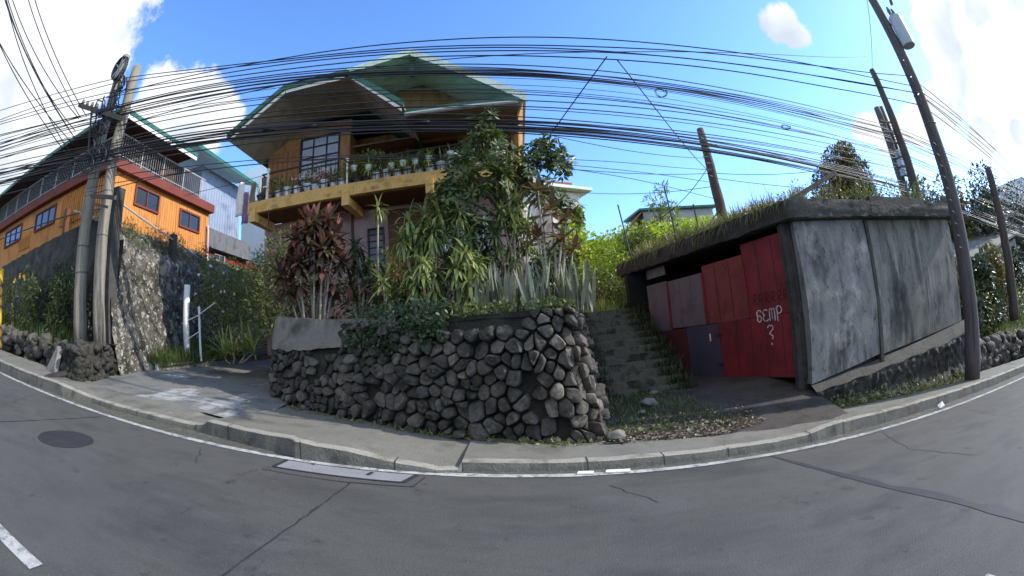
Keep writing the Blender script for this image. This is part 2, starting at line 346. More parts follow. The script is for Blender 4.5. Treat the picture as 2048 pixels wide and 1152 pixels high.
dr = thing('drain_cover', 'rectangular concrete drain cover with dark outline beside the white edge line', 'drain cover', (-2, 4.45, road(-2, 4.45)))
m_slab = M('pale slab', [srgb(122, 122, 124), srgb(134, 133, 134)], scale=3, fine=.15)
b = MB(); b.add([(x, y, road(x, y) + .0045) for x, y in ((-2.72, 4.28), (-1.3, 4.37), (-1.22, 4.66), (-2.72, 4.6))], [(0, 1, 2, 3)]); b.build('slab', m_slab, dr)
b = MB()
for (x0, y0), (x1, y1), w in (((-2.74, 4.26), (-1.28, 4.35), .035), ((-2.74, 4.26), (-2.74, 4.6), .055), ((-1.28, 4.35), (-1.2, 4.66), .055), ((-2.4, 4.58), (-2.39, 4.68), .05), ((-1.7, 4.47), (-1.68, 4.6), .05), ((-2.8, 4.1), (-1.9, 4.14), .012), ((-1.9, 4.14), (-1.15, 4.24), .016), ((-1.15, 4.24), (-1.1, 4.6), .014)):
    d = Vector((x1 - x0, y1 - y0)).normalized(); nx, ny = -d.y * w / 2, d.x * w / 2
    b.add([(x, y, road(x, y) + .007) for x, y in ((x0 - nx, y0 - ny), (x1 - nx, y1 - ny), (x1 + nx, y1 + ny), (x0 + nx, y0 + ny))], [(0, 1, 2, 3)])
b.build('outline', m_tar, dr)

# ------------------------------------------------------------------ driveway, yard, terrain
m_drive = M('driveway concrete', [srgb(99, 99, 95), srgb(115, 114, 109), srgb(83, 83, 79)], scale=1.2, bump=.4, bscale=40, fine=.2, stains=[(srgb(160, 162, 158), .8, .56, .64, (1, .7, 1)), (srgb(66, 68, 60), 2.2, .6, .74, (1, 1, 1))])
def zdrive(x, y): return road(x, y) + .155 + max(0, y - 6.2) * .062
def dfn(u, v):
    y = lerp(5.7, 16, v); xl = pw(y, [(5.7, -8.55), (7.3, -9.3), (11.5, -10.5), (16, -12)]); xr = pw(y, [(5.7, -4.0), (7.9, -4.3), (10.3, -5.5), (16, -7.2)])
    x = lerp(xl, xr, u); return (x, y, zdrive(x, y) - .013 * min(1, max(0, (x + 4.75) * 3)) + .008 * mnoise.noise(Vector((x, y, 0))))
b = MB(); b.grid(16, 24, dfn); tag(b.build('driveway', m_drive, loc=(0, 0, 0)), kind='structure')
m_yard = M('dirty yard concrete', [srgb(57, 54, 49), srgb(68, 63, 59), srgb(45, 44, 39)], scale=1.5, bump=.6, bscale=30, fine=.3, stains=[(srgb(46, 40, 35), 1.8, .52, .7, (1, 1, 1)), (srgb(44, 46, 34), 3, .54, .72, (1, 1, 1))])
def zyard(x, y): return lerp(road(x, y) + .155, max(road(x, y) + .155, .14), min(1, max(0, (y - 5.8) / 2.2)))
def yfn(u, v):
    y = lerp(5.75, 13.5, v); xl = 1.0; xr = pw(y, [(5.7, 5.25), (7, 5.3), (11.7, 3.75), (13.5, 3.2)])
    x = lerp(xl, xr, u); return (x, y, zyard(x, y) + .02 * mnoise.noise(Vector((x * 1.3, y * 1.3, 4))))
b = MB(); b.grid(20, 36, yfn); tag(b.build('yard', m_yard, loc=(0, 0, 0)), kind='structure')
# hillside behind: one height field
def hill(x, y):
    nn = .25 * mnoise.noise(Vector((x * .35, y * .35, 1))) + .08 * mnoise.noise(Vector((x * 1.3, y * 1.3, 2)))
    yy = min(y, 19) + max(0, y - 19) * .25
    if x < -11.9: z = 5.45 + max(0, y - 9) * .02
    elif x < 1.25: z = 1.95 + max(0, yy - 15.5) * .35
    elif x < 4.6: z = -.1 + max(0, yy - 8.3) * .44
    else: z = (3.0 + max(0, yy - 12.4) * .26) if x < 11.8 else road(x, y) + .55 + max(0, yy - 8) * .33
    return z + nn * min(1, max(0, (y - 8) / 4))
hx = sorted(set([-70 + 3 * i for i in range(18)] + [-16 + .45 * i for i in range(67)] + [14 + 1.5 * i for i in range(44)] + [-11.92, -11.88, 1.23, 1.27, 4.58, 4.62, 11.78, 11.82]))
hy = sorted(set([8.6 + .45 * i for i in range(44)] + [29 + 3 * i for i in range(36)]))
def hz(x, y):
    if x < 1.25 and x > -11.9 and y < 16: return -3
    if 4.6 <= x < 11.8 and y < 12.4: return -1.5
    if 1.25 <= x < 4.6 and y < 12.3: return hill(x, y) - (.5 if x < 3.55 else 1.2)
    return hill(x, y)
b = MB(); nx = len(hx); b.add([(x, y, hz(x, y)) for y in hy for x in hx], [(j * nx + i, j * nx + i + 1, (j + 1) * nx + i + 1, (j + 1) * nx + i) for j in range(len(hy) - 1) for i in range(nx - 1)])
tag(b.build('hillside', m_grassm, loc=(0, 0, 0), smooth=True), kind='structure')
b = MB(); b.grid(60, 14, lambda u, v: (lerp(-80, 80, u), lerp(-5.5, -26, v), road(lerp(-80, 80, u), -6) - .1 + 5 * (v ** .6) + 1.2 * mnoise.noise(Vector((u * 22, v * 6, 4)))))
tag(b.build('added_skylight_blocker', m_soil, loc=(0, 0, 0), smooth=True), kind='structure')  # unseen bank behind the camera, added to cut skylight on the fronts
# stone steps: one flight
st = thing('stone_steps', 'narrow flight of mossy concrete steps climbing beside the stone wall', 'steps', (2.4, 8.6, 0))
m_step = M('mossy steps', [srgb(78, 76, 65), srgb(98, 94, 83), srgb(58, 61, 47)], scale=3, bump=.6, bscale=30, fine=.3, stains=[((.02, .026, .012), 3, .5, .68, (1, 1, 1))])
for k in range(13):
    b = MB(); y = 8.55 + .31 * k; z = .06 + .165 * k; x0 = 1.62 + .015 * k; x1 = 3.35 + .02 * math.sin(k * 3); 
    b.prism([(x0, y + .05 * math.sin(k)), (x1, y - .06), (x1, y + .42), (x0, y + .45)], z - .5, [z, z - .01, z + .01, z]); b.build('step', m_step, st)

# ------------------------------------------------------------------ stone retaining wall in front of the garden
BASE = [(-5.9, 11.6), (-5.45, 9.6), (-4.98, 8.05), (-4.75, 7.72), (-3.6, 7.18), (-2.54, 6.72), (-1.06, 6.22), (.29, 5.92), (.66, 5.88), (.9, 5.98), (1.05, 6.35), (1.18, 7.4), (1.28, 9.2), (1.34, 11)]
def resamp(P, step):
    out = []
    for i in range(len(P) - 1):
        a = Vector(P[i]).to_2d() if False else Vector((P[i][0], P[i][1])); c = Vector((P[i + 1][0], P[i + 1][1])); k = max(1, int((c - a).length / step))
        out += [a.lerp(c, j / k) for j in range(k)]
    return out + [Vector(P[-1])]
BP = resamp(BASE, .05)
for _ in range(6): BP = [BP[0]] + [(BP[i - 1] + BP[i] * 2 + BP[i + 1]) / 4 for i in range(1, len(BP) - 1)] + [BP[-1]]
SL = [0]
for i in range(1, len(BP)): SL.append(SL[-1] + (BP[i] - BP[i - 1]).length)
def wtop(p): return pw(p.x, [(-5.9, 2.25), (-4.9, 2.22), (-3.4, 2.0), (-2.5, 1.93), (.2, 1.86), (1.1, 1.78), (1.3, 1.8)]) + max(0, (p.y - 7.5)) * (.12 if p.x > 0 else 0)
def wallpt(s, t, off=0):
    s = min(max(s, 0), SL[-1] - 1e-4); i = max(0, min(len(SL) - 2, int(np.searchsorted(SL, s)) - 1)); f = (s - SL[i]) / (SL[i + 1] - SL[i])
    p = BP[i].lerp(BP[i + 1], f); a = BP[max(0, i - 3)]; c = BP[min(len(BP) - 1, i + 4)]; d = (c - a).normalized(); nrm = Vector((d.y, -d.x))     # outward
    zb = (road(p.x, p.y) + .05) if p.x < 1.2 else zyard(p.x, min(p.y, 8.5)) - .1; zt = wtop(p); q = p - nrm * (.24 * t) + nrm * off
    return Vector((q.x, q.y, lerp(zb, zt, t))), Vector((nrm.x, nrm.y, .1)).normalized(), p
ws = thing('stone_wall', 'curved dry stone retaining wall of dark boulders below the garden', 'stone wall', (-1.5, 6.8, road(-1.5, 6.8)))
b = MB(); b.grid(200, 14, lambda u, v: tuple(wallpt(u * SL[-1], v, -.05 + .05 * mnoise.noise(Vector((u * 60, v * 7, 0))))[0])); 
b.build('mortar_core', m_moss, ws, smooth=True)
r = random.Random(11); HT = 1.68; seeds = []
sy = 0; row = 0
while sy < HT:
    sx = r.uniform(0, .2)
    while sx < SL[-1]:
        px = wallpt(sx, .5)[2].x; sp = .195 if px > -3 else .17
        seeds.append([sx + r.uniform(-.06, .06), sy + .09 + r.uniform(-.05, .05)]); sx += sp * r.uniform(.75, 1.45)
    sy += .146; row += 1
seeds = [q for q in seeds if r.random() > .17]; seeds += [[r.uniform(0, SL[-1]), r.uniform(.05, HT)] for _ in range(130)]
seeds = np.array(seeds)
def cell(i, S):
    c = S[i]; d = S - c; dist = np.hypot(d[:, 0], d[:, 1]); nb = np.argsort(dist)[1:16]
    poly = [(c[0] - .3, c[1] - .3), (c[0] + .3, c[1] - .3), (c[0] + .3, c[1] + .3), (c[0] - .3, c[1] + .3)]
    for j in nb:
        m = (S[j] + c) / 2; nv = S[j] - c; q = []
        for k in range(len(poly)):
            a, e = poly[k], poly[(k + 1) % len(poly)]; da = (a[0] - m[0]) * nv[0] + (a[1] - m[1]) * nv[1]; de = (e[0] - m[0]) * nv[0] + (e[1] - m[1]) * nv[1]
            if da <= 0: q.append(a)
            if (da < 0) != (de < 0): t = da / (da - de); q.append((a[0] + (e[0] - a[0]) * t, a[1] + (e[1] - a[1]) * t))
        poly = q
        if len(poly) < 3: return None
    return [(x, min(max(y, -.02), HT + .03)) for x, y in poly]
for it in range(1):
    for i in range(len(seeds)):
        pl = cell(i, seeds)
        if pl: seeds[i] = seeds[i] * .5 + np.mean(pl, axis=0) * .5
b = MB(); HT2 = HT
for i in range(len(seeds)):
    pl = cell(i, seeds)
    if not pl: continue
    c = np.mean(pl, axis=0); px = wallpt(c[0], .5)[2]; left = px.x < -2.9; tt = c[1] / HT
    if left and tt > .72: continue
    if r.random() < (.09 if px.x < -1.2 else .015): continue
    if px.x < .1 and px.x > -3 and tt > .86 - (.06 * px.x): continue
    shr = r.uniform(.72, .93) if left else r.uniform(.82, .98)
    P2 = [(c[0] + (x - c[0]) * shr, c[1] + (y - c[1]) * shr) for x, y in pl]
    P2 = [(x + r.uniform(-.012, .012), y + r.uniform(-.012, .012)) for x, y in P2]
    cw = r.uniform(.12, .25)
    for _ in range(2): P2 = [q for k in range(len(P2)) for q in ((P2[k][0] * (1 - cw) + P2[(k + 1) % len(P2)][0] * cw, P2[k][1] * (1 - cw) + P2[(k + 1) % len(P2)][1] * cw), (P2[k][0] * cw + P2[(k + 1) % len(P2)][0] * (1 - cw), P2[k][1] * cw + P2[(k + 1) % len(P2)][1] * (1 - cw)))]
    th = r.uniform(.04, .11) if left else r.uniform(.06, .2); tx, ty = r.uniform(-.45, .45), r.uniform(-.5, .3); k = len(P2); vs = []; sd = r.uniform(0, 99); th *= .75 + .5 * r.random()
    for sc, dz in ((1, -.1), (1.0, .45), (.93, .88), (.74, 1.0), (.35, .98)):
        for x, y in P2:
            xx, yy = c[0] + (x - c[0]) * sc, c[1] + (y - c[1]) * sc; lx, ly = xx - c[0], yy - c[1]
            nn = mnoise.noise(Vector((xx * 8, yy * 8, sd))) * .045 + mnoise.noise(Vector((xx * 20, yy * 20, sd))) * .02
            vs.append(wallpt(xx, yy / HT, -.03 + th * dz + (lx * tx + ly * ty + nn) * (1 if dz > 0 else 0))[0])
    vs.append(wallpt(c[0], c[1] / HT, -.03 + th * 1.04)[0])
    fs = [(q * k + j, q * k + (j + 1) % k, (q + 1) * k + (j + 1) % k, (q + 1) * k + j) for q in range(4) for j in range(k)] + [(4 * k + j, 4 * k + (j + 1) % k, 5 * k) for j in range(k)]
    b.add(vs, fs)
sto = b.build('stones', m_stone, ws, smooth=True); sto.data.set_sharp_from_angle(angle=R(48))
# concrete upper band at the driveway end
b = MB()
cap = [s for s in np.arange(2.6, 6.05, .1)]
def capgrid(u, v):
    s = lerp(2.2, 7.2, u); ring = [(.62, .03), (.62, .06), (.8, .05), (1.0, .03), (1.06, .0), (1.06, -.2), (.9, -.25)]
    k = v * 6; i = min(5, int(k)); t0, o0 = ring[i]; t1, o1 = ring[i + 1]; f = k - i; t = lerp(t0, t1, f); o = lerp(o0, o1, f)
    if i <= 1: t += .12 * mnoise.noise(Vector((u * 4, 1, 5))) + .03 * mnoise.noise(Vector((u * 22, 2, 5))) + .27 * u * u
    return tuple(wallpt(s, t, o + .015 * mnoise.noise(Vector((u * 30, v * 9, 3))))[0])
b.grid(60, 12, capgrid); b.build('concrete_band', m_conc, ws, smooth=False)
# garden soil behind the wall
b = MB()
def gfn(u, v):
    s = u * SL[-1]; p, nn, q = wallpt(s, 1, -.02); y2 = 12.2; p2 = Vector((lerp(-5.2, 1.3, u), y2, 2.15)); c = p.lerp(p2, v); c.z = lerp(p.z - .06, 2.1, min(1, v * 2)) + .04 * mnoise.noise(c * 1.5); return tuple(c)
b.grid(80, 12, gfn); tag(b.build('garden_soil', m_soil, loc=(0, 0, 0), smooth=True), kind='structure')

# ------------------------------------------------------------------ main house
m_pink = M('faded pink plaster', [srgb(158, 128, 122), srgb(172, 140, 134), srgb(132, 106, 102)], scale=1.5, bump=.15, fine=.12, stains=[(srgb(110, 86, 82), 1.2, .58, .8, (1, 1, .3))])
m_ochre = M('ochre boards', [srgb(158, 114, 68), srgb(174, 128, 80), srgb(134, 94, 56)], scale=2, stretch=(3, 3, .4), bump=.15, fine=.15)
m_slat = M('orange brown boards', [srgb(160, 104, 62), srgb(172, 114, 70), srgb(134, 84, 50)], scale=2, stretch=(4, 4, .3), fine=.15)
m_yel = M('yellow painted concrete', [srgb(198, 158, 92), srgb(210, 170, 104), srgb(170, 132, 76)], scale=2.5, bump=.2, fine=.15, stains=[(srgb(96, 84, 60), 2.2, .54, .72, (1, 1, 2)), (srgb(60, 54, 44), 7, .64, .78, (1, 1, .4))])
m_brown = M('dark brown timber', [srgb(84, 55, 40), srgb(102, 66, 46), srgb(66, 44, 33)], scale=3, stretch=(3, 3, .5), fine=.2)
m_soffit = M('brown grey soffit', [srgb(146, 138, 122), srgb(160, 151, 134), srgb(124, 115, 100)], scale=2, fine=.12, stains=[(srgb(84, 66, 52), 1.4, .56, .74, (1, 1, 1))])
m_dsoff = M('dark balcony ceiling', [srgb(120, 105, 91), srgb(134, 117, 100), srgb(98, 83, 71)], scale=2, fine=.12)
m_groof = M('green painted roof edge', [srgb(26, 80, 64), srgb(34, 94, 76), srgb(22, 66, 54)], scale=3, rough=.5, spec=.4, fine=.12, stains=[(srgb(120, 140, 124), 4, .64, .8, (1, 1, 1))])
m_pale = M('pale metal roof sheet', [srgb(206, 214, 204), srgb(186, 198, 186), srgb(220, 222, 212)], scale=2, rough=.45, spec=.5, fine=.1, stains=[(srgb(140, 130, 110), 2, .62, .8, (1, 1, 1))])
m_pgreen = M('pale green underside', [srgb(200, 218, 200), srgb(218, 232, 212), srgb(173, 190, 173)], scale=2, fine=.1)
m_white = M('white painted board', [srgb(222, 220, 212), srgb(206, 202, 192)], scale=3, fine=.12, stains=[(srgb(130, 120, 104), 3, .62, .78, (1, 1, 1))])
m_glass = M('window glass', [srgb(70, 84, 104), srgb(84, 98, 118)], scale=1, rough=.08, spec=.6, fine=0)
m_dglass = M('dark window glass', [srgb(30, 34, 38), srgb(42, 46, 50)], scale=1.5, rough=.1, spec=.6, fine=0)
m_curt = M('white lace curtain', [srgb(206, 206, 212), srgb(170, 170, 182), srgb(224, 224, 228)], scale=5, stretch=(5, 5, .4), fine=.15)
m_pinkcl = M('pink curtain', [srgb(214, 84, 130), srgb(190, 66, 110)], scale=5, fine=.1)
m_steel = M('dark railing steel', [srgb(52, 50, 50), srgb(70, 66, 62)], scale=6, rough=.5, spec=.4, metal=.3, fine=.2)
m_frame = M('dark window frame', [srgb(44, 40, 48), srgb(54, 50, 58)], scale=4, rough=.5, fine=.1)
m_grey = M('grey gutter', [srgb(146, 146, 142), srgb(168, 166, 160)], scale=3, fine=.15)

def window(parent, axis, a0, a1, z0, z1, c, out, nx, nz, fr=.05, mat=m_frame, glass=m_glass, curtain=None, label=None):
    # framed window; axis 'x': lies in plane y=c, faces -y (out=-1); axis 'y': plane x=c, faces +x (out=+1)
    def bx(b, u0, u1, v0, v1, d0, d1):
        lo, hi = sorted((c + out * d0, c + out * d1))
        if axis == 'x': b.box(u0, u1, lo, hi, v0, v1)
        else: b.box(lo, hi, u0, u1, v0, v1)
    b = MB(); bx(b, a0, a0 + fr, z0, z1, .004, .07); bx(b, a1 - fr, a1, z0, z1, .004, .07); bx(b, a0 + fr, a1 - fr, z0, z0 + fr, .004, .068); bx(b, a0 + fr, a1 - fr, z1 - fr, z1, .004, .068)
    for i in range(1, nx): x = lerp(a0, a1, i / nx); bx(b, x - fr * .32, x + fr * .32, z0 + fr, z1 - fr, .02, .055)
    for i in range(1, nz): z = lerp(z0, z1, i / nz); bx(b, a0 + fr, a1 - fr, z - fr * .3, z + fr * .3, .022, .058)
    w = b.build('window', mat, parent); 
    if label: w['label'] = label
    b = MB(); bx(b, a0 + fr * .5, a1 - fr * .5, z0 + fr * .5, z1 - fr * .5, .003, .018); b.build('pane', glass, w)
    return w
hs_ = thing('two_storey_house', 'two storey house with ochre upper floor, pink ground floor and green edged roof', 'house', (-3.4, 14, 2))
b = MB(); b.box(-7.2, .4, 11.7, 18, 1.6, 5.42); b.build('ground_floor_wall', m_pink, hs_)
for x in (-4.26, -1.98): b = MB(); b.box(x, x + .06, 11.64, 11.7, 2.0, 5.42); b.build('pilaster', m_brown, hs_)
b = MB(); b.box(-3.18, -2.26, 11.655, 11.72, 2.2, 5.3); d = b.build('door', m_brown, hs_)
b = MB(); b.box(-3.05, -2.4, 11.64, 11.656, 2.4, 4.0); b.build('door_panel', m_slat, d)
window(hs_, 'x', -3.78, -3.3, 3.2, 4.85, 11.7, -1, 1, 9, .035, m_frame, m_dglass, label='narrow dark louvred window on the pink ground floor')
window(hs_, 'x', -1.72, -.3, 3.55, 4.85, 11.7, -1, 4, 4, .045, m_frame, m_curt, label='ground floor window with pale panes behind the plants')
# upper floor
b = MB(); b.box(-7.2, .4, 12.9, 18, 5.8, 8.3); b.box(-7.2, -4.3, 11.7, 12.9, 5.8, 7.9)
b.slab([(-7.2, 11.7, 7.9), (-4.3, 11.7, 7.9), (-4.3, 11.7, 8.45), (-5.7, 11.7, 8.55), (-7.2, 11.7, 7.95)], (0, .15, 0)); b.build('upper_wall', m_ochre, hs_)
b = MB()
for i in range(6): b.box(-7.18 + i * .185, -7.18 + i * .185 + .165, 11.665, 11.7, 5.85, 7.75)
b.build('board_panel', m_slat, hs_)
b = MB()
for i in range(4): b.box(-3.6 + i * .2, -3.6 + i * .2 + .18, 12.86, 12.9, 5.85, 7.6)
b.build('board_panel', m_slat, hs_)
b = MB(); b.box(-2.6, .38, 12.87, 12.899, 5.82, 8.2); b.build('recess_wall', m_brown, hs_)
w = window(hs_, 'x', -6.0, -4.64, 6.3, 8.05, 11.7, -1, 3, 5, .06, m_frame, m_curt, label='large upper window with dark grid and white curtains')
b = MB(); b.box(-5.4, -4.9, 11.675, 11.68, 6.36, 6.75); b.build('curtain', m_pinkcl, w)
b = MB(); b.box(-4.62, -4.3, 11.6, 11.7, 5.8, 8.15); b.build('pillar', m_ochre, hs_)
window(hs_, 'x', -4.24, -3.7, 7.0, 8.05, 12.9, -1, 2, 3, .05, m_white, m_glass, label='small upper window with pale frame on the recessed porch wall')
# balcony
b = MB(); b.prism([(-7.1, 10.5), (.5, 10.44), (.5, 12.9), (-4.3, 12.9), (-4.3, 11.7), (-7.1, 11.7)], 5.47, 5.8); bal = b.build('balcony_slab', m_yel, hs_)
b = MB(); b.prism([(-6.9, 10.62), (.4, 10.6), (.4, 11.7), (-6.9, 11.7)], 5.44, 5.466); b.build('balcony_ceiling', m_brown, hs_)
for x in (-6.98, -4.08, -1.86): b = MB(); b.slab([(x, 10.42, 5.2), (x, 10.42, 5.62), (x, 11.6, 5.466), (x, 11.6, 5.2)], (.2, 0, 0)); b.build('balcony_beam', m_yel, hs_)
b = MB(); b.tube([(-6.7, 10.58, 6.6), (-4.15, 10.56, 6.6), (-4.03, 10.56, 6.5), (-3.95, 10.56, 6.42)], .028, 6); b.tube([(-3.95, 10.56, 6.42), (.35, 10.52, 6.5)], .028, 6)
b.tube([(-6.7, 10.58, 5.98), (.35, 10.52, 5.95)], .014, 5); b.tube([(-6.7, 10.58, 6.6), (-6.7, 11.6, 6.62)], .02, 5)
for i in range(50):
    x = -6.6 + i * .142
    b.tube([(x, 10.575, 5.8), (x, 10.57, 6.58 if x < -4.1 else 6.44)], .008, 4, cap=False)
b.build('balcony_railing', m_steel, hs_)
for x, z in ((-6.48, 6.68), (-3.98, 6.5)): b = MB(); b.tube([(x, 10.57, 5.8), (x, 10.57, z)], .04 if x < -5 else .03, 8); b.blob((x, 10.57, z + .03), .055, sub=1, amp=0); b.build('railing_post', m_white, hs_)
# roof
b = MB(); y0, y1 = 10.4, 18.6; th = .07
b.slab([(-2.18, y0, 9.62), (.85, y0, 7.62), (.85, y1, 7.62), (-2.18, y1, 9.62)], (0, 0, th)); b.slab([(-5.7, y0, 9.08), (-2.18, y0, 9.62), (-2.18, y1, 9.62), (-5.7, y1, 9.08)], (0, 0, th)); b.slab([(-7.4, y0 + .2, 7.75), (-5.7, y0, 9.08), (-5.7, y1, 9.08), (-7.4, y1, 7.75)], (0, 0, th)); rf = b.build('main_roof', m_pale, hs_)
b = MB(); b.slab([(-2.18, y0 - .03, 9.48), (.88, y0 - .03, 7.44), (.88, y0 - .03, 7.7), (-2.18, y0 - .03, 9.74)], (0, .028, 0)); b.build('rake_board', m_pale, rf)
b = MB(); b.slab([(-2.18, y0 - .03, 9.52), (-5.7, y0 - .03, 8.98), (-5.7, y0 - .03, 9.16), (-2.18, y0 - .03, 9.72)], (0, .028, 0)); b.build('rake_board', m_pgreen, rf)
b = MB(); b.slab([(-2.18, y0, 9.61), (.82, y0, 7.63), (.82, 12.2, 7.63), (-2.18, 12.2, 9.61)], (0, 0, -.03)); b.slab([(-5.6, y0, 9.085), (-2.18, y0, 9.61), (-2.18, 12.2, 9.61), (-5.6, 12.2, 9.085)], (0, 0, -.03)); b.build('gable_soffit', m_pgreen, rf)
b = MB(); b.slab([(-2.4, 12.2, 7.5), (.35, 12.2, 7.5), (.35, 12.2, 7.9), (-2.18, 12.2, 9.55), (-5.6, 12.2, 9.03), (-5.6, 12.2, 8.7), (-3.75, 12.2, 8.7)], (0, .1, 0)); b.build('gable_wall', m_ochre, rf)
b = MB(); b.box(-2.25, -2.1, 10.6, 10.7, 8.9, 9.45); b.build('king_post', m_groof, rf)
# clipped front gable on the left
prof = [(-7.5, 7.55), (-5.7, 8.66), (-3.78, 8.66), (-2.2, 7.32)]
b = MB(); ya, yb = 9.6, 18.4
for (xa, za), (xb, zb) in zip(prof, prof[1:]): b.slab([(xa, ya, za), (xb, ya, zb), (xb, yb, zb), (xa, yb, za)], (0, 0, .06))
fr = b.build('front_roof', m_groof, hs_)
b = MB()
for (xa, za), (xb, zb) in zip(prof, prof[1:]): b.slab([(xa, ya + .03, za - .004), (xb, ya + .03, zb - .004), (xb, 11.7, zb - .004), (xa, 11.7, za - .004)], (0, 0, -.03))
b.build('soffit', m_soffit, fr)
b = MB()
for (xa, za), (xb, zb) in zip(prof, prof[1:]): b.slab([(xa, ya - .03, za - .03), (xb, ya - .03, zb - .03), (xb, ya - .03, zb + .14), (xa, ya - .03, za + .14)], (0, .028, 0))
b.build('fascia', m_groof, fr)
b = MB()
for (xa, za), (xb, zb) in zip(prof, prof[1:]): b.slab([(xa + .08, ya + .01, za - .13), (xb + (.05 if xb < -5 else -.05), ya + .01, zb - .15), (xb + (.05 if xb < -5 else -.05), ya + .01, zb - .034), (xa + .08, ya + .01, za - .034)], (0, .02, 0))
b.build('trim_board', m_white, fr)
# pent eave across the main gable
b = MB(); b.slab([(-2.35, 9.87, 7.22), (.6, 9.87, 7.22), (.6, 11.4, 7.85), (-2.35, 11.4, 7.85)], (0, 0, .05)); pe = b.build('pent_roof', m_groof, hs_)
b = MB(); b.box(-2.25, .62, 9.83, 9.86, 7.14, 7.3); b.build('fascia', m_groof, pe)
b = MB(); b.tube([(-2.2, 9.77, 7.13), (.6, 9.77, 7.1)], .06, 8); b.build('gutter', m_grey, pe)
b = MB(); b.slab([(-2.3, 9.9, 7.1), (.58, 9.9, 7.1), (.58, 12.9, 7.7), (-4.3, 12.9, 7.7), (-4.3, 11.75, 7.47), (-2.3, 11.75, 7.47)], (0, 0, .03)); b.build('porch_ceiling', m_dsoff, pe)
b = MB(); b.slab([(.72, 10.5, 7.5), (.56, 10.5, 7.1), (.44, 11.4, 5.85), (.46, 12.9, 5.85), (.74, 12.9, 7.55)], (.04, 0, 0)); b.build('side_screen', m_ochre, hs_)
b = MB(); b.box(.1, .38, 12.5, 12.9, 5.8, 7.6); b.build('pillar', m_ochre, hs_)
b = MB(); b.tube([(-6.35, 10.5, 5.5), (-6.35, 10.5, 3.2)], .012, 5); b.build('drain_wire', m_steel, hs_)

# ------------------------------------------------------------------ orange house on the left
m_orange = M('orange ribbed sheet wall', [srgb(185, 124, 63), srgb(195, 133, 70), srgb(168, 109, 55)], scale=2, stretch=(2, 2, .5), fine=.12, stains=[(srgb(130, 84, 50), 1.6, .54, .76, (1, 1, .25)), (srgb(96, 70, 50), 5, .64, .78, (1, 1, .15))])
m_dred = M('dark red wall', [srgb(112, 44, 36), srgb(130, 54, 42), srgb(90, 36, 30)], scale=2, fine=.15)
m_bluew = M('blue grey metal cladding', [srgb(127, 139, 158), srgb(139, 150, 167), srgb(108, 120, 139)], scale=1.5, fine=.08, rough=.6, stains=[(srgb(110, 118, 126), 1.5, .6, .8, (1, 1, .3))])
m_mar = M('maroon fascia', [srgb(104, 52, 44), srgb(120, 62, 50)], scale=2, fine=.15)
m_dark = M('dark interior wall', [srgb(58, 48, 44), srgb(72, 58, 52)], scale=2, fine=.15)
m_galv = M('galvanised railing', [srgb(150, 152, 152), srgb(170, 170, 168)], scale=5, rough=.5, fine=.15)
oh = thing('orange_house', 'orange sheet clad house with upstairs veranda on a high retaining wall', 'house', (-18, 12, 4.3))
b = MB(); b.box(-27, -12, 8.85, 14.62, 4.2, 7.45)
for i in range(40): y = 8.95 + i * .14; b.box(-12.0, -11.985, y, y + .03, 4.3, 7.4) if y < 14.55 else None
b.build('lower_wall', m_orange, oh)
for i in range(22): b = MB(); x = -15.6 + i * .16; b.box(x, x + .06, 8.76, 8.85, 6.2, 7.35); b.build('batten', m_orange, oh)
for i in range(8): b = MB(); x = -20 + i * .16; b.box(x, x + .06, 8.78, 8.85, 6.0, 6.5); b.build('batten', m_orange, oh)
for y0, y1, z0, z1 in ((9.98, 11.36, 6.58, 7.29), (12.63, 13.98, 6.45, 7.16)): window(oh, 'y', y0, y1, z0, z1, -12.0, 1, 2, 1, .07, m_mar, m_dglass)
for x0, x1, z0, z1 in ((-18.3, -16.2, 6.5, 7.25), (-22.4, -20.0, 6.5, 7.25)): window(oh, 'x', x0, x1, z0, z1, 8.85, -1, 3, 1, .07, m_mar, m_dglass)
b = MB(); b.prism([(-27.2, 8.6), (-11.75, 8.6), (-11.75, 14.7), (-27.2, 14.7)], 7.452, 7.78); b.build('veranda_floor', m_mar, oh)
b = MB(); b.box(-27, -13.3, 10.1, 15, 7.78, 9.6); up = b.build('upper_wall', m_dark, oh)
window(oh, 'y', 10.6, 12.0, 8.0, 8.9, -13.3, 1, 3, 3, .06, m_white, m_glass, label='white framed window behind the veranda railing')
b = MB(); b.box(-13.299, -13.27, 12.4, 13.4, 7.8, 9.2); b.build('veranda_panel', m_slat, oh)
b = MB()
b.tube([(-11.82, 8.68, 8.66), (-11.82, 13.95, 8.66)], .028, 6); b.tube([(-11.82, 8.68, 7.9), (-11.82, 13.95, 7.9)], .018, 5); b.tube([(-11.82, 8.68, 8.66), (-27, 8.68, 8.66)], .028, 6); b.tube([(-11.82, 8.68, 7.9), (-27, 8.68, 7.9)], .018, 5)
for i in range(42): y = 8.7 + i * .126; b.tube([(-11.82, y, 7.78), (-11.82, y, 8.66)], .009 if i % 10 else .03, 4, cap=False)
for i in range(100): x = -11.95 - i * .15; b.tube([(x, 8.68, 7.78), (x, 8.68, 8.66)], .009 if i % 10 else .03, 4, cap=False)
b.build('veranda_railing', m_galv, oh)
b = MB(); b.slab([(-11.15, 7.95, 8.98), (-11.15, 12.4, 8.98), (-15.5, 12.4, 10.4), (-17, 11, 10.6)], (0, 0, .06)); b.slab([(-11.15, 7.95, 8.98), (-17, 11, 10.6), (-27.5, 11, 10.6), (-27.5, 7.95, 8.6)], (0, 0, .06)); orf = b.build('roof', m_groof, oh)
b = MB(); b.slab([(-11.2, 8.0, 8.97), (-11.2, 12.35, 8.97), (-15.5, 12.35, 8.9), (-27.4, 12.35, 8.6), (-27.4, 8.0, 8.58)], (0, 0, -.03)); b.build('soffit', m_dark, orf)
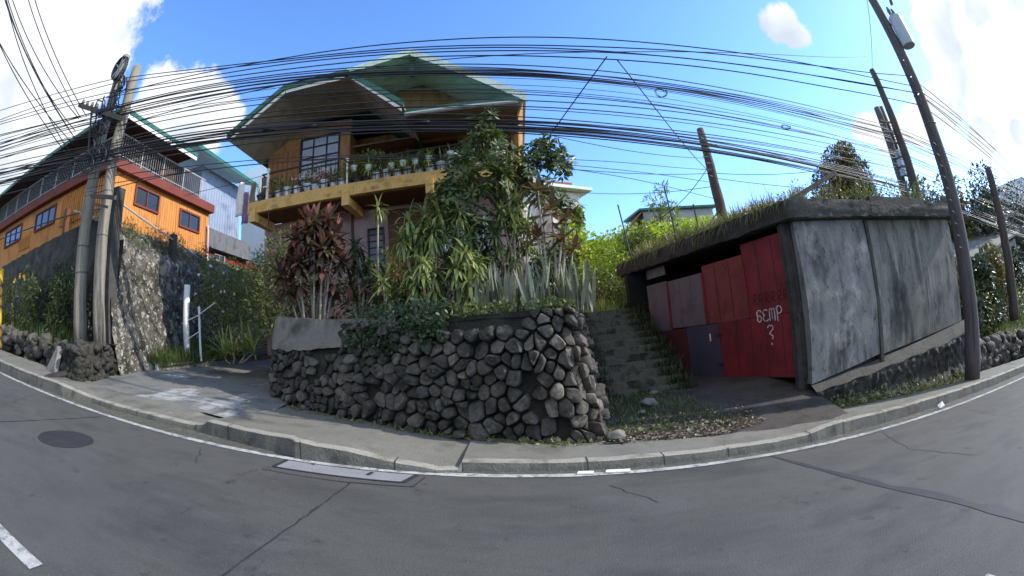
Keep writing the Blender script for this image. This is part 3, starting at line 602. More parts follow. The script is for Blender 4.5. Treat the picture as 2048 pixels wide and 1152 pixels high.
b = MB(); b.box(-11.15, -11.11, 7.93, 12.42, 8.95, 9.1); b.build('fascia', m_groof, orf)
b = MB(); b.box(-11.17, -11.13, 7.97, 12.4, 8.8, 8.93); b.build('trim_board', m_white, orf)
b = MB(); b.slab([(-11.13, 7.92, 8.95), (-27.5, 7.92, 8.56), (-27.5, 7.92, 8.7), (-11.13, 7.92, 9.1)], (0, .03, 0)); b.build('fascia', m_groof, orf)
b = MB(); b.slab([(-11.2, 12.45, 9.45), (-11.2, 17.3, 9.35), (-15, 17.3, 10.6), (-15, 12.45, 10.7)], (0, 0, .06)); r2 = b.build('rear_roof', m_pale, oh)
b = MB(); b.slab([(-11.18, 12.43, 9.38), (-11.18, 17.32, 9.28), (-11.18, 17.32, 9.46), (-11.18, 12.43, 9.56)], (.03, 0, 0)); b.slab([(-11.2, 12.4, 9.4), (-15, 12.4, 10.66), (-15, 12.4, 10.8), (-11.2, 12.4, 9.54)], (0, .03, 0)); b.build('fascia', m_groof, r2)
b = MB(); b.box(-15, -12.1, 13.95, 17.2, 6.9, 9.4)
for i in range(16): y = 14.0 + i * .2; b.box(-12.1, -12.085, y, y + .03, 6.9, 9.35)
b.build('metal_cladding', m_bluew, oh)
b = MB(); b.box(-15, -12.02, 13.9, 18.2, 6.1, 6.898); b.build('rusty_skirt', M('dull metal skirt', [srgb(86, 90, 96), srgb(104, 106, 108), srgb(70, 66, 62)], scale=2, fine=.15), oh)
b = MB(); b.box(-15, -12.3, 14.62, 19.5, 3.6, 6.098); b.build('rear_wall', m_dred, oh)
window(oh, 'y', 15.5, 16.3, 5.5, 6.0, -12.3, 1, 2, 2, .05, m_galv, m_dglass)
b = MB(); b.tube([(-11.93, 14.5, 6.9), (-11.9, 14.52, 6.7), (-11.9, 14.55, 5.0), (-11.8, 14.6, 4.3)], .05, 8); b.build('downpipe', M('pinkish pipe', [srgb(206, 160, 150), srgb(222, 190, 184)], scale=4, fine=.1), oh)

# houses behind
m_wwall = M('whitewashed wall', [srgb(214, 208, 204), srgb(196, 188, 182), srgb(224, 220, 216)], scale=1.5, fine=.12, stains=[(srgb(140, 128, 116), 1.6, .56, .76, (1, 1, .3))])
m_brn = M('rusty roof', [srgb(128, 70, 56), srgb(150, 92, 74)], scale=3, fine=.15)
wh = thing('white_house', 'whitewashed house with brown flat roof behind the leafy tree', 'house', (1.5, 21.5, 4))
b = MB(); b.prism([(.2, 18.9), (3.55, 20.4), (2.2, 23.6), (-1.1, 22.1)], 3.0, 8.05); b.build('wall', m_wwall, wh)
b = MB(); b.slab([(.2, 18.4, 8.2), (4.2, 20.1, 8.03), (2.5, 24.2, 8.03), (-1.4, 22.4, 8.2)], (0, 0, .14)); b.build('roof', m_pale, wh)
b = MB(); b.slab([(0, 18.9, 8.36), (3.3, 20.3, 8.36), (2.0, 23.6, 8.36), (-1.2, 22.1, 8.36)], (0, 0, .2)); b.build('roof_slab', m_brn, wh)
b = MB(); b.prism([(1.65, 19.3), (2.0, 19.45), (1.9, 19.66), (1.55, 19.5)], 3.0, 8.0); b.build('column', m_conc, wh)
fh = thing('grey_house', 'small grey rendered house with white patch and green roof edge beyond the vines', 'house', (11.5, 29, 5))
m_gplast = M('grey plaster', [srgb(140, 138, 140), srgb(160, 156, 156), srgb(116, 114, 116)], scale=.8, fine=.12)
b = MB(); b.box(9.0, 14.2, 28, 32, 4, 8.9); b.build('wall', m_gplast, fh)
b = MB(); b.slab([(7.9, 27.9, 7.9), (9.0, 27.9, 8.95), (9.0, 31, 8.95), (7.9, 31, 7.9)], (0, 0, .12)); b.build('lean_to_roof', m_brn, fh)
b = MB(); b.slab([(8.7, 27.7, 8.95), (14.6, 27.7, 8.95), (14.6, 32.2, 9.3), (8.7, 32.2, 9.3)], (0, 0, .14)); b.build('roof', m_groof, fh)
b = MB(); b.slab([(9.6, 27.98, 7.2), (11.0, 27.98, 7.3), (10.9, 27.98, 8.5), (10.5, 27.98, 8.85), (9.9, 27.98, 8.2)], (0, .018, 0)); b.build('white_panel', m_white, fh)
gh = thing('green_roofed_house', 'low green roof showing just above the vines on the hill', 'house', (6, 30, 5)); 
b = MB(); b.box(3.2, 7.5, 30, 33, 4, 7.4); b.build('wall', m_gplast, gh); b = MB(); b.box(3.0, 7.8, 29.7, 33.2, 7.402, 7.62); b.build('roof', m_groof, gh)
bh = thing('pale_tall_house', 'pale blue white house with green roof rising between the two big houses', 'house', (-12, 22, 5))
b = MB(); b.box(-14.6, -11.1, 21, 25, 3, 12.3); b.build('wall', M('pale blue wall', [srgb(196, 212, 220), srgb(214, 226, 232)], scale=1, fine=.08), bh)
b = MB(); b.box(-15, -8.6, 20.4, 20.96, 9.7, 9.95); b.build('awning', m_groof, bh)
b = MB(); b.slab([(-11.05, 20.3, 9.9), (-8.7, 20.3, 9.4), (-8.7, 25, 9.4), (-11.05, 25, 9.9)], (0, 0, .1)); b.build('roof', m_groof, bh)
window(bh, 'x', -13.4, -12.0, 10.2, 11.6, 21, -1, 2, 2, .1, m_white, m_dglass)
b = MB(); b.box(-11.09, -8.9, 21, 24.5, 3, 9.38); b.build('side_wing', m_dark, bh)

# ------------------------------------------------------------------ garage
m_gwall = M('stained grey concrete panel', [srgb(100, 98, 95), srgb(124, 121, 117), srgb(80, 78, 76)], scale=1.9, stretch=(1, 1, .6), bump=.4, bscale=12, fine=.22, detail=9,
            stains=[(srgb(42, 41, 40), 1.3, .5, .66, (1, 1, .5)), (srgb(158, 155, 151), 1.7, .55, .7, (1, 1, .8)), (srgb(52, 51, 49), 3.2, .56, .72, (1, 1, .14)), (srgb(140, 137, 133), 4.5, .58, .68, (1, 1, .1)), (srgb(50, 48, 46), 7, .58, .7, (1, 1, .6))])
m_gwall2 = M('greenish stained concrete panel', [srgb(98, 96, 88), srgb(118, 115, 107), srgb(80, 79, 72)], scale=1.7, stretch=(1, 1, .5), bump=.4, bscale=12, fine=.22, detail=9,
            stains=[(srgb(46, 45, 42), 1.5, .5, .66, (1, 1, .4)), (srgb(146, 144, 138), 2.2, .57, .7, (1, 1, .5)), (srgb(52, 51, 48), 3.6, .55, .72, (1, 1, .14)), (srgb(136, 134, 128), 5, .57, .67, (1, 1, .08)), (srgb(46, 45, 42), 7, .57, .7, (1, 1, .5))])
m_dconc = M('blackened mossy concrete', [srgb(52, 50, 46), srgb(68, 65, 61), srgb(39, 39, 33)], scale=2.2, bump=.6, bscale=18, fine=.3, stains=[((.02, .022, .014), 2, .5, .7, (1, 1, .6)), (srgb(112, 110, 104), 4, .63, .75, (1, 1, .6))])
m_gred = M('dull red painted steel', [srgb(110, 32, 38), srgb(123, 38, 45), srgb(93, 28, 34)], scale=1.5, rough=.6, spec=.4, fine=.1, stains=[(srgb(64, 26, 26), 1.6, .5, .72, (1, 1, .5)), (srgb(92, 52, 40), 4, .58, .72, (1, 1, .4)), (srgb(40, 24, 22), 9, .62, .74, (1, 1, .3))])
m_gred2 = M('faded red primer', [srgb(110, 47, 47), srgb(123, 58, 53), srgb(95, 41, 43)], scale=1.5, rough=.65, fine=.12, stains=[(srgb(150, 112, 96), 3, .64, .78, (1, 1, 1))])
m_ggrey = M('grey painted steel', [srgb(93, 84, 89), srgb(104, 95, 100), srgb(82, 73, 80)], scale=1.5, rough=.6, fine=.1, stains=[(srgb(120, 60, 66), 2, .62, .75, (1, 1, 1))])
m_gblue = M('blue grey painted steel', [srgb(64, 60, 76), srgb(73, 69, 83)], scale=2, rough=.6, fine=.1, stains=[(srgb(94, 40, 50), 1.5, .55, .7, (1, 1, 1))])
m_gmar = M('dark maroon steel', [srgb(78, 37, 44), srgb(90, 44, 50)], scale=2, rough=.6, fine=.1)
m_dstone = M('dark mossy stonework', [srgb(46, 44, 42), srgb(63, 59, 55), srgb(35, 35, 32)], scale=3, bump=1, bscale=8, fine=.35, fscale=20, stains=[((.015, .018, .01), 1.5, .48, .66, (1, 1, 1)), (srgb(170, 166, 158), 6, .68, .76, (1, 1, 1))])
ga = thing('concrete_garage', 'stained concrete garage with overgrown flat roof beside the steps', 'garage', (8, 9, 0))
G0 = Vector((5.12, 7.1)); G1 = Vector((3.62, 11.9)); GD = (G1 - G0).normalized(); GN = Vector((GD.y, -GD.x)); GN = GN if GN.x < 0 else -GN; GL = (G1 - G0).length
def gp(u, z, o=0): p = G0 + GD * u + GN * o; return Vector((p.x, p.y, z))
b = MB()                                                    # road side wall: bulging first panel
def panel(x0, x1, z0a, z0b, zt, bulge, yoff):
    def fn(u, v):
        x = lerp(x0, x1, u); z = lerp(lerp(z0a, z0b, u), zt, v); y = 6.9 + .045 * (x - 5.1) + yoff - bulge * math.sin(math.pi * min(1, v * 1.1)) * (1 - u * .6) + .012 * mnoise.noise(Vector((x * 2, z * 2, 0)))
        return (x, y, z)
    return fn
b.grid(24, 30, panel(5.2, 7.36, .0, .2, 2.98, .07, 0)); b.grid(1, 30, lambda u, v: (5.2, panel(5.2, 7.36, 0, .2, 2.98, .07, 0)(0, v)[1] + u * .2, panel(5.2, 7.36, 0, .2, 2.98, .07, 0)(0, v)[2]))
b.build('wall_panel', m_gwall, ga, smooth=True)
b = MB(); b.grid(40, 20, panel(7.42, 11.6, .16, .3, 2.98, .02, .06)); b.build('wall_panel', m_gwall2, ga, smooth=True)
b = MB(); b.prism([(5.0, 7.07), (7.3, 7.16), (11.75, 7.36), (11.75, 12.6), (11.4, 12.6), (11.4, 7.6), (5.35, 7.3), (5.0, 7.2)], -1.4, 2.98); b.prism([(7.34, 6.96), (7.44, 6.96), (7.44, 7.2), (7.34, 7.2)], -.2, 2.96); b.build('side_wall', m_dconc, ga)
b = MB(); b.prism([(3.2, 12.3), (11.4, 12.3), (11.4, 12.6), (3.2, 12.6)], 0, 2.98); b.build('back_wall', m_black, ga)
b = MB(); b.prism([(5.05, 6.72), (11.9, 7.0), (11.9, 12.9), (3.15, 12.9)], 2.99, 3.36); rs = b.build('roof_slab', m_dconc, ga)
def sef(u, v):
    P = [(3.1, 12.95), (5.03, 6.7), (11.95, 6.98)]; L1 = 6.54; L2 = 6.93; d = u * (L1 + L2); a, c, f = (P[0], P[1], d / L1) if d < L1 else (P[1], P[2], (d - L1) / L2)
    p = Vector(a).lerp(Vector(c), f); n_ = Vector((-.955, -.295)) if d < L1 else Vector((.04, -1)); q = v * 2 - 1
    o = .02 + .012 * (1 - q * q) + .02 * mnoise.noise(Vector((d * 1.6, v * 3, 2))) + .02 * mnoise.noise(Vector((d * 6, v * 8, 2))); p = p + n_ * o
    return (p.x, p.y, lerp(3.0, 3.34, v) + .035 * mnoise.noise(Vector((d * 1.1, v, 5))) + .025 * mnoise.noise(Vector((d * 5, v, 6))))
b = MB(); b.grid(160, 8, sef); b.build('slab_edge', m_dconc, rs, smooth=True)
b = MB(); b.prism([(7.5, 6.77), (9.9, 6.87), (9.9, 7.0), (7.5, 6.92)], 3.06, 3.42); b.build('roof_kerb', m_dconc, rs)
def ffn(u, v):
    x = lerp(5.18, 11.9, u); prof = [(0, .04), (.18, -.14), (.3, -.16), (.6, -.1), (1.0, -.3)]
    zt = lerp(.0, .3, u) + .04 * mnoise.noise(Vector((u * 6, 0, 8))); k = v * 4; i = min(3, int(k)); f = k - i; t = lerp(prof[i][0], prof[i + 1][0], f); o = lerp(prof[i][1], prof[i + 1][1], f)
    zb = road(x, 6.9) - .05; z = lerp(zt, zb, t); y = 6.9 + .045 * (x - 5.1) + o + (.05 + .1 * max(0, t - .4)) * mnoise.noise(Vector((x * 2.2, z * 2.6, 3))) * (1 if t > .2 else .2); return (x, y, z)
b = MB(); b.grid(90, 8, lambda u, v: ffn(u, v * .3)); b.build('ledge', m_dconc, ga, smooth=True)
def ffl(u, v):
    x, y, z = ffn(u, .3 + .7 * v); return (x, y + .02 * math.sin(v * 3.1) - .1 * abs(mnoise.noise(Vector((x * 3.5, z * 4, 1)))) - .05 * mnoise.noise(Vector((x * 9, z * 9, 2))), z)
b = MB(); b.grid(160, 24, ffl); b.build('foundation', m_dstone, ga, smooth=True)
gt = MB()
def gpan(u0, u1, z0, z1, o=0, th=.04): b = MB(); b.slab([gp(u0, z0, o), gp(u1, z0, o), gp(u1, z1, o), gp(u0, z1, o)], (-GN.x * th, -GN.y * th, 0)); return b
gate = gpan(0.02, GL, .12, 2.5, -.05, .03).build('gate', m_gmar, ga); gate['label'] = 'patchwork steel gate in red, grey and maroon sheets'
for u0, u1, z0, z1, mt, lb in ((.0, 1.3, 1.36, 2.86, m_gred, 'tall bright red sheet with scrawl at the right end of the gate'), (1.32, 2.66, 1.34, 2.66, m_gred2, 'faded red sheet of the gate'), (2.7, 4.06, 1.34, 2.52, m_ggrey, 'grey upper sheet of the gate beside the faded red one'), (4.1, GL, 1.3, 2.55, m_ggrey, 'narrow grey sheet at the left end of the gate'),
                               (.0, 2.3, .14, 1.35, m_gred, 'red lower sheet of the gate'), (2.32, 3.5, .14, 1.325, m_gblue, 'blue grey lower sheet of the gate'), (3.52, GL, .16, 1.29, m_gmar, 'maroon lower sheet at the left of the gate')):
    o = gpan(u0, u1, z0, z1, 0, .03).build('gate_sheet', mt, gate); o['label'] = lb
for u in (1.31, 2.68, 4.08): b = MB(); b.slab([gp(u - .035, 1.36, .03), gp(u + .035, 1.36, .03), gp(u + .035, 2.5, .03), gp(u - .035, 2.5, .03)], (-GN.x * .028, -GN.y * .028, 0)); b.build('gate_bar', m_gred, gate)
for u, z in ((.06, .5), (.06, 1.9), (2.25, .4), (2.25, 1.05)):
    b = MB(); b.slab([gp(u, z, .025), gp(u + .16, z, .025), gp(u + .16, z + .05, .025), gp(u, z + .05, .025)], (-GN.x * .02, -GN.y * .02, 0)); b.build('hinge', m_steel, gate)
for u, z0_, z1_ in ((.42, .2, 1.3), (.86, .2, 1.3), (1.3, .2, 1.3), (1.74, .2, 1.3), (.44, 1.42, 2.8), (.88, 1.42, 2.8), (1.76, 1.4, 2.6), (2.22, 1.4, 2.6), (3.15, 1.4, 2.48), (3.6, 1.4, 2.48)):
    b = MB(); b.slab([gp(u, z0_, .008), gp(u + .018, z0_, .008), gp(u + .018, z1_, .008), gp(u, z1_, .008)], (-GN.x * .007, -GN.y * .007, 0)); b.build('rib', m_gmar if u < 2.5 else m_ggrey, gate)
b = MB(); b.slab([gp(2.62, .95, .012), gp(2.66, .95, .012), gp(2.66, 1.12, .012), gp(2.62, 1.12, .012)], (-GN.x * .01, -GN.y * .01, 0)); b.build('latch', m_white, gate)
b = MB(); b.slab([gp(4.15, 2.72, -.02), gp(5.0, 2.72, -.02), gp(5.0, 2.96, -.02), gp(4.15, 2.96, -.02)], (-GN.x * .03, -GN.y * .03, 0)); b.build('lintel_board', m_conc, ga)
b = MB(); b.slab([gp(-.1, .1, .0), gp(-.004, .1, .0), gp(-.004, 2.98, .0), gp(-.1, 2.98, .0)], (-GN.x * .2, -GN.y * .2, 0)); b.build('door_post', m_dconc, ga)
# sprayed scrawl: strokes on the gate plane (u to the right when seen from the road = decreasing gate u)
def stroke(b, pts, w=.022):
    for a, c in zip(pts, pts[1:]):
        pa = gp(a[0], a[1], .006); pc_ = gp(c[0], c[1], .006); d = (pc_ - pa)
        if d.length < 1e-5: continue
        nrm = Vector((GN.x, GN.y, 0)); sdv = d.normalized().cross(nrm) * w / 2; e = d.normalized() * w * .3
        b.add([pa - sdv - e, pc_ - sdv + e, pc_ + sdv + e, pa + sdv - e], [(0, 1, 2, 3)])
def arc(cx, cz, rx, rz, a0, a1, n=10): return [(cx - rx * math.cos(R(lerp(a0, a1, i / n))), cz + rz * math.sin(R(lerp(a0, a1, i / n)))) for i in range(n + 1)]
u0 = 1.02; z0 = 1.25; m_mark = M('white marker', [srgb(214, 204, 204), srgb(200, 188, 190)], fine=.1)
def letter(*st):
    b = MB()
    for p in st: stroke(b, p)
    b.build('scrawled_letter', m_mark, gate)
letter(arc(u0, z0 + .17, .055, .06, 20, 290) + arc(u0 + .01, z0 + .06, .06, .06, 110, -170), [(u0 + .07, z0 + .2), (u0 + .05, z0 + .02)])
u = u0 - .18; letter(arc(u, z0 + .17, .07, .055, 40, 250) + arc(u, z0 + .06, .075, .06, 110, 330))
u = u0 - .36; letter([(u + .07, z0), (u + .07, z0 + .17)] + arc(u + .035, z0 + .17, .035, .06, 180, 0) + [(u, z0 + .03), (u, z0 + .17)] + arc(u - .035, z0 + .17, .035, .06, 180, 0) + [(u - .07, z0)])
u = u0 - .55; letter([(u + .05, z0 - .02), (u + .05, z0 + .22)] + arc(u, z0 + .19, .075, .07, 160, -100))
u = u0 - .27; letter(arc(u, z0 - .14, .075, .05, 170, -30) + [(u - .07, z0 - .165), (u + .04, z0 - .25), (u - .06, z0 - .3), (u - .03, z0 - .36)], arc(u - .01, z0 - .45, .012, .012, 0, 360, 6))
b = MB(); r = random.Random(5)
for k in range(6):
    u = 1.15 - k * .17; stroke(b, [(u, 1.62), (u - .02, 1.78), (u - .1, 1.8), (u - .1, 1.7), (u - .02, 1.69), (u - .11, 1.6)], .03)
b.build('faded_scrawl', M('dark red marker', [srgb(78, 24, 28), srgb(96, 30, 34)], scale=8, fine=.2), gate)
cb_ = gpan(4.0, 4.75, .2, .52, .35, .12); o = tag(cb_.build('concrete_block', m_conc), 'pale hollow block leaning at the foot of the gate by the steps', 'block')

# ------------------------------------------------------------------ left retaining walls, poles, posts
m_mott = M('mottled stone and mortar', [srgb(64, 61, 52), srgb(87, 83, 73), srgb(48, 46, 39)], scale=2.4, bump=1, bscale=14, fine=.4, fscale=28,
           stains=[((.02, .02, .013), 1.8, .48, .62, (1, 1, .8)), (srgb(150, 145, 132), 5, .3, .18, (1, 1, 1), 'vor'), (srgb(160, 154, 144), 3.2, .56, .66, (1, 1, 1)), (srgb(128, 122, 110), 1.1, .54, .64, (1, 1, 1)), (srgb(40, 42, 28), 4, .5, .64, (1, 1, 1)), (srgb(190, 186, 176), 13, .6, .66, (1, 1, 1)), (srgb(30, 27, 22), 22, .6, .68, (1, 1, 1))])
rw = thing('retaining_wall', 'tall mottled stone and mortar retaining wall with pale lichen beside the driveway', 'retaining wall', (-9.8, 9, 1.2))
def rwf(u, v):
    p = Vector((-9.2, 7.15)).lerp(Vector((-11.3, 16.2)), u); zb = zdrive(p.x, p.y) - .1; zt = lerp(4.5, 4.3, u) + .15 * mnoise.noise(Vector((u * 8, 0, 0)))
    bul = .1 * mnoise.noise(Vector((u * 18, v * 8, 1))) + .06 * mnoise.noise(Vector((u * 44, v * 20, 5))) + .04 * mnoise.noise(Vector((u * 110, v * 50, 9)))
    w = v / .7
    if w <= 1: return (p.x - .28 * w + bul + .22 * (1 - w) ** 3, p.y, lerp(zb, zt, w))
    w = (v - .7) / .3; return (lerp(p.x - .28, min(p.x - .5, -11.96), w) + bul * (1 - w), p.y, lerp(zt, 5.72, w ** .8) + bul * .8)
b = MB(); b.grid(180, 100, rwf); b.build('driveway_face', m_mott, rw, smooth=True)
def rff(u, v):
    p = Vector((-9.35, 7.2)).lerp(Vector((-27, 8.25)), u); return (p.x, p.y + .35 * v + .08 * mnoise.noise(Vector((p.x * 2, v * 7, 1))), lerp(road(p.x, p.y) - .1, 4.5 if u < .08 else 5.4, v))
b = MB(); b.grid(150, 24, rff); b.build('road_face', m_dstone, rw, smooth=True)
b = MB(); b.grid(60, 6, lambda u, v: (lerp(-11.4, -27, u), lerp(8.5, 8.9, v), 5.45)); tag(b.build('terrace_soil', m_grassm, loc=(0, 0, 0)), kind='structure')
lw = thing('low_wall', 'low dark rubble wall at the foot of the twin wooden poles', 'low wall', (-9.4, 6.2, 1.1))
def lwf(u, v):
    P = [(-11.2, 6.15), (-9.9, 5.75), (-8.75, 5.5), (-8.62, 5.62), (-9.0, 6.6), (-9.3, 7.4)]; k = u * 5; i = min(4, int(k)); p = Vector(P[i]).lerp(Vector(P[i + 1]), k - i)
    nn = .1 * mnoise.noise(Vector((p.x * 3, p.y * 3, v * 4))) + .04 * mnoise.noise(Vector((p.x * 9, p.y * 9, v * 9)))
    d = (p - Vector((-10.3, 6.9))).normalized(); q = p + d * (nn - .12 * v); return (q.x, q.y, lerp(road(p.x, p.y) + .1, 1.93 + .07 * mnoise.noise(Vector((u * 12, 0, 3))), v))
b = MB(); b.grid(90, 20, lwf); b.build('face', m_dstone, lw, smooth=True)
b = MB(); r = random.Random(33)
for i in range(120):
    x, y, z = lwf(r.uniform(.05, .98), r.uniform(.05, .92)); q = r.uniform(.06, .15); b.blob((x, y, z), (q * 1.2, q, q * .85), seed=i, sub=2, amp=.4)
b.build('stones', m_dstone, lw, smooth=True)
b = MB(); b.grid(20, 8, lambda u, v: (lerp(-11.1, -9.05, u), lerp(5.8 + .2 * (1 - u), 7.2, v), 1.9 + .05 * mnoise.noise(Vector((u * 6, v * 6, 0))))); b.build('top', m_soil, lw, smooth=True)
b = MB(); b.slab([(-10.35, 5.55, 1.2), (-9.6, 5.45, 1.15), (-9.75, 5.75, 1.75), (-9.95, 5.85, 1.85)], (-.05, -.12, 0)); o = b.build('concrete_chute', m_conc, None); tag(o, 'small sloping concrete chute at the end of the raised left sidewalk', 'chute')
b = MB(); b.tube([(-9.25, 5.75, 1.27), (-9.1, 5.1, 1.2), (-8.95, 4.75, 1.16), (-8.9, 4.62, 1.0)], .09, 8); tag(b.build('drain_pipe', m_steel), 'short black drain pipe crossing the raised left sidewalk', 'drain pipe')
def rubble(name, label, P, z0, z1, seed, n=40, rad=.18, mat=m_stone):
    t = thing(name, label, 'rubble wall', (P[0][0], P[0][1], z0)); r = random.Random(seed); b = MB()
    for i in range(n):
        u = r.random(); k = u * (len(P) - 1); j = min(len(P) - 2, int(k)); p = Vector(P[j]).lerp(Vector(P[j + 1]), k - j); rr = rad * r.uniform(.6, 1.3)
        b.blob((p.x, p.y + r.uniform(-.1, .1), road(p.x, p.y) + z0 + r.random() ** .8 * (z1 - z0)), (rr * 1.2, rr, rr * .8), seed=i + seed, sub=2, amp=.35)
    b.build('stones', mat, t, smooth=True)
    b = MB(); b.grid(40, 6, lambda u, v: (lerp(P[0][0], P[-1][0], u), lerp(P[0][1], P[-1][1], u) + .12 + .2 * v, road(lerp(P[0][0], P[-1][0], u), 6) + z0 + (z1 - z0) * v * .95)); b.build('mortar', m_moss, t, smooth=True)
    return t
rubble('rubble_wall', 'broken knee high rubble wall along the sidewalk left of the poles', [(-10.2, 6.25), (-14, 6.3), (-18, 6.3)], .1, .8, 5, 90, .17)
rubble('rubble_wall', 'low rubble wall at the foot of the right hand bank beyond the big pole', [(12.1, 7.3), (16, 7.9), (24, 8.6)], .1, 1.0, 8, 140, .2)
# strip of earth behind those walls
b = MB(); b.grid(40, 8, lambda u, v: (lerp(-9.5, -27, u), lerp(6.2, 8.3, v), road(lerp(-9.5, -27, u), 6) + .35 + .55 * v + .08 * mnoise.noise(Vector((u * 20, v * 5, 0))))); tag(b.build('bank_soil', m_soil, loc=(0, 0, 0), smooth=True), kind='structure')

m_wood = M('grey weathered timber', [srgb(110, 103, 90), srgb(131, 123, 109), srgb(85, 79, 68)], scale=2.5, stretch=(4, 4, .25), bump=.5, bscale=14, fine=.2, fscale=40, stains=[(srgb(64, 58, 50), 5, .58, .72, (2, 2, .2))])
m_dwood = M('dark creosoted timber', [srgb(66, 58, 54), srgb(84, 74, 68), srgb(50, 44, 42)], scale=2.5, stretch=(4, 4, .25), bump=.5, bscale=14, fine=.2, fscale=40)
m_cable = M('black cable sheath', [(.012, .012, .016), (.02, .02, .026)], rough=.5, spec=.4, fine=0)
m_ins = M('porcelain and steel fittings', [srgb(120, 116, 112), srgb(80, 78, 78)], scale=9, rough=.4, fine=.1)
m_tank = M('grey transformer paint', [srgb(150, 160, 168), srgb(166, 176, 184)], scale=2, rough=.45, spec=.5, fine=.06)
m_gwood = M('grey brown creosoted timber', [srgb(74, 68, 68), srgb(92, 86, 86), srgb(58, 53, 54)], scale=2.5, stretch=(4, 4, .25), bump=.5, bscale=14, fine=.2, fscale=40)
def pole(name, label, base, top, r0, r1, mat, group=None, bands=(), cat='utility pole'):
    t = thing(name, label, cat, base, group); b = MB(); B0, T0 = Vector(base), Vector(top); k = 14
    pts = [B0.lerp(T0, i / k) + Vector((.012 * math.sin(i * 1.3), .012 * math.cos(i * 1.7), 0)) for i in range(k + 1)]; b.tube(pts, [lerp(r0, r1, i / k) * (1 + .03 * math.sin(i * 2.1)) for i in range(k + 1)], 14)
    b.build('shaft', mat, t, smooth=True)
    for f in bands:
        p = B0.lerp(T0, f); rr = lerp(r0, r1, f) * 1.05 + .004; b = MB(); b.tube([p - Vector((0, 0, .012)), p + Vector((0, 0, .012))], rr, 14); b.build('band', m_ins, t, smooth=True)
    return t
pl1 = pole('utility_pole', 'left and taller of the twin grey wooden poles on the low wall', (-10.1, 6.6, 1.85), (-10.15, 6.7, 9.85), .2, .14, m_wood, bands=(.22, .3, .47, .6, .75))
pl2 = pole('utility_pole', 'right and shorter of the twin grey wooden poles on the low wall', (-9.15, 6.62, 1.85), (-9.18, 6.62, 9.0), .17, .145, m_wood, bands=(.35, .5, .62, .7, .82))
for t, pt in ((pl1, [(-.2, -.2, 5.4), (.15, -.19, 4.9)]), ):
    pass
b = MB(); b.beam((-8.9, 6.4, 7.2), (-11.5, 6.25, 8.5), .11, .12); ca = b.build('crossarm', m_dwood, pl1)
b = MB(); b.tube([(-10.6, 6.28, 8.05), (-10.3, 6.4, 6.7)], .03, 6); b.build('brace', m_steel, ca)
for i in range(5): f = .45 + .12 * i; p = Vector((-8.9, 6.4, 7.2)).lerp(Vector((-11.5, 6.25, 8.5)), f); b = MB(); b.tube([p + Vector((0, 0, .06)), p + Vector((0, 0, .1)), p + Vector((0, 0, .2))], [.03, .06, .04], 8); b.build('insulator', m_ins, ca, smooth=True)
b = MB(); b.beam((-9.6, 6.35, 5.35), (-8.2, 6.2, 4.95), .07, .09); b.beam((-9.4, 6.33, 5.1), (-8.5, 6.2, 4.8), .05, .06); b.build('crossarm', m_dwood, pl2)
# tangle of loops hanging on the poles
r = random.Random(21)
for i in range(22):
    b = MB(); c = Vector((-9.75 + r.uniform(-.5, .5), 6.35 + r.uniform(-.1, .1), r.uniform(6.6, 8.9))); a = r.uniform(.12, .4); h = r.uniform(.25, .8)
    b.tube([c + Vector((a * math.sin(t * .6) + .05 * math.sin(t * 1.7), -.08 * math.cos(t * .45), -h * math.sin(t * .3 + .2))) for t in range(11)], .022, 5); 
    tag(b.build('cable_loop', m_cable, None, smooth=True), 'slack black cable loop hanging in the tangle on the twin poles', 'cable loop', 'slack cable loops on the twin poles')
rc = thing('cable_coil', 'round coil of spare cable on a cross frame near the top of the twin poles', 'cable coil', (-9.75, 6.35, 9.2))
b = MB(); 
for k in range(5): b.tube([(-9.75 + (.27 + .025 * math.sin(k * 2)) * math.cos(a * math.pi / 12), 6.4 - .03 * k, 9.05 + (.38 + .025 * math.cos(k)) * math.sin(a * math.pi / 12)) for a in range(25)], .024, 5, cap=False)
b.build('coil', m_cable, rc, smooth=True)
b = MB()
for a in (35, 80, 145): d = Vector((math.cos(R(a)) * .28, 0, math.sin(R(a)) * .39)); b.beam(Vector((-9.75, 6.3, 9.05)) - d, Vector((-9.75, 6.3, 9.05)) + d, .04, .03)
b.build('cross_frame', m_galv, rc)
# concrete posts and pipe rail on top of the retaining wall
for (x, y, z0, z1, s_, lb) in ((-9.5, 7.25, 1.4, 5.75, .16, 'tall square concrete post at the corner of the mottled retaining wall'), (-10.65, 11.0, 4.3, 5.55, .11, 'short square concrete post on the mottled wall in front of the orange wall'), (-14.6, 8.55, 5.3, 6.6, .1, 'dark square fence post before the shaded orange wall')):
    b = MB(); b.prism([(x - s_, y - s_), (x + s_, y - s_), (x + s_, y + s_), (x - s_, y + s_)], z0, z1); o = tag(b.build('fence_post', m_dconc if x > -14 else m_brown), lb, 'post')
b = MB(); b.tube([(-9.5, 7.25, 5.45), (-10.6, 11, 5.35), (-11.6, 13.9, 5.3)], .028, 6); tag(b.build('pipe_rail', m_galv), 'thin metal pipe rail running past the lit orange wall windows', 'rail')
b = MB(); b.tube([(-9.6, 7.3, 5.35), (-14.6, 8.5, 6.35), (-24, 8.5, 7.0)], .025, 6); tag(b.build('pipe_rail', m_steel), 'dark pipe rail running along the shaded orange wall', 'rail')
wp = thing('white_post', 'thick white pipe post in the grass at the foot of the flowering shrub', 'post', (-9.05, 10, 1.55)); b = MB(); b.tube([(-9.06, 10, 1.4), (-9.06, 10, 2.6), (-8.98, 10, 3.62)], .1, 12); b.build('pipe', m_white, wp, smooth=True)
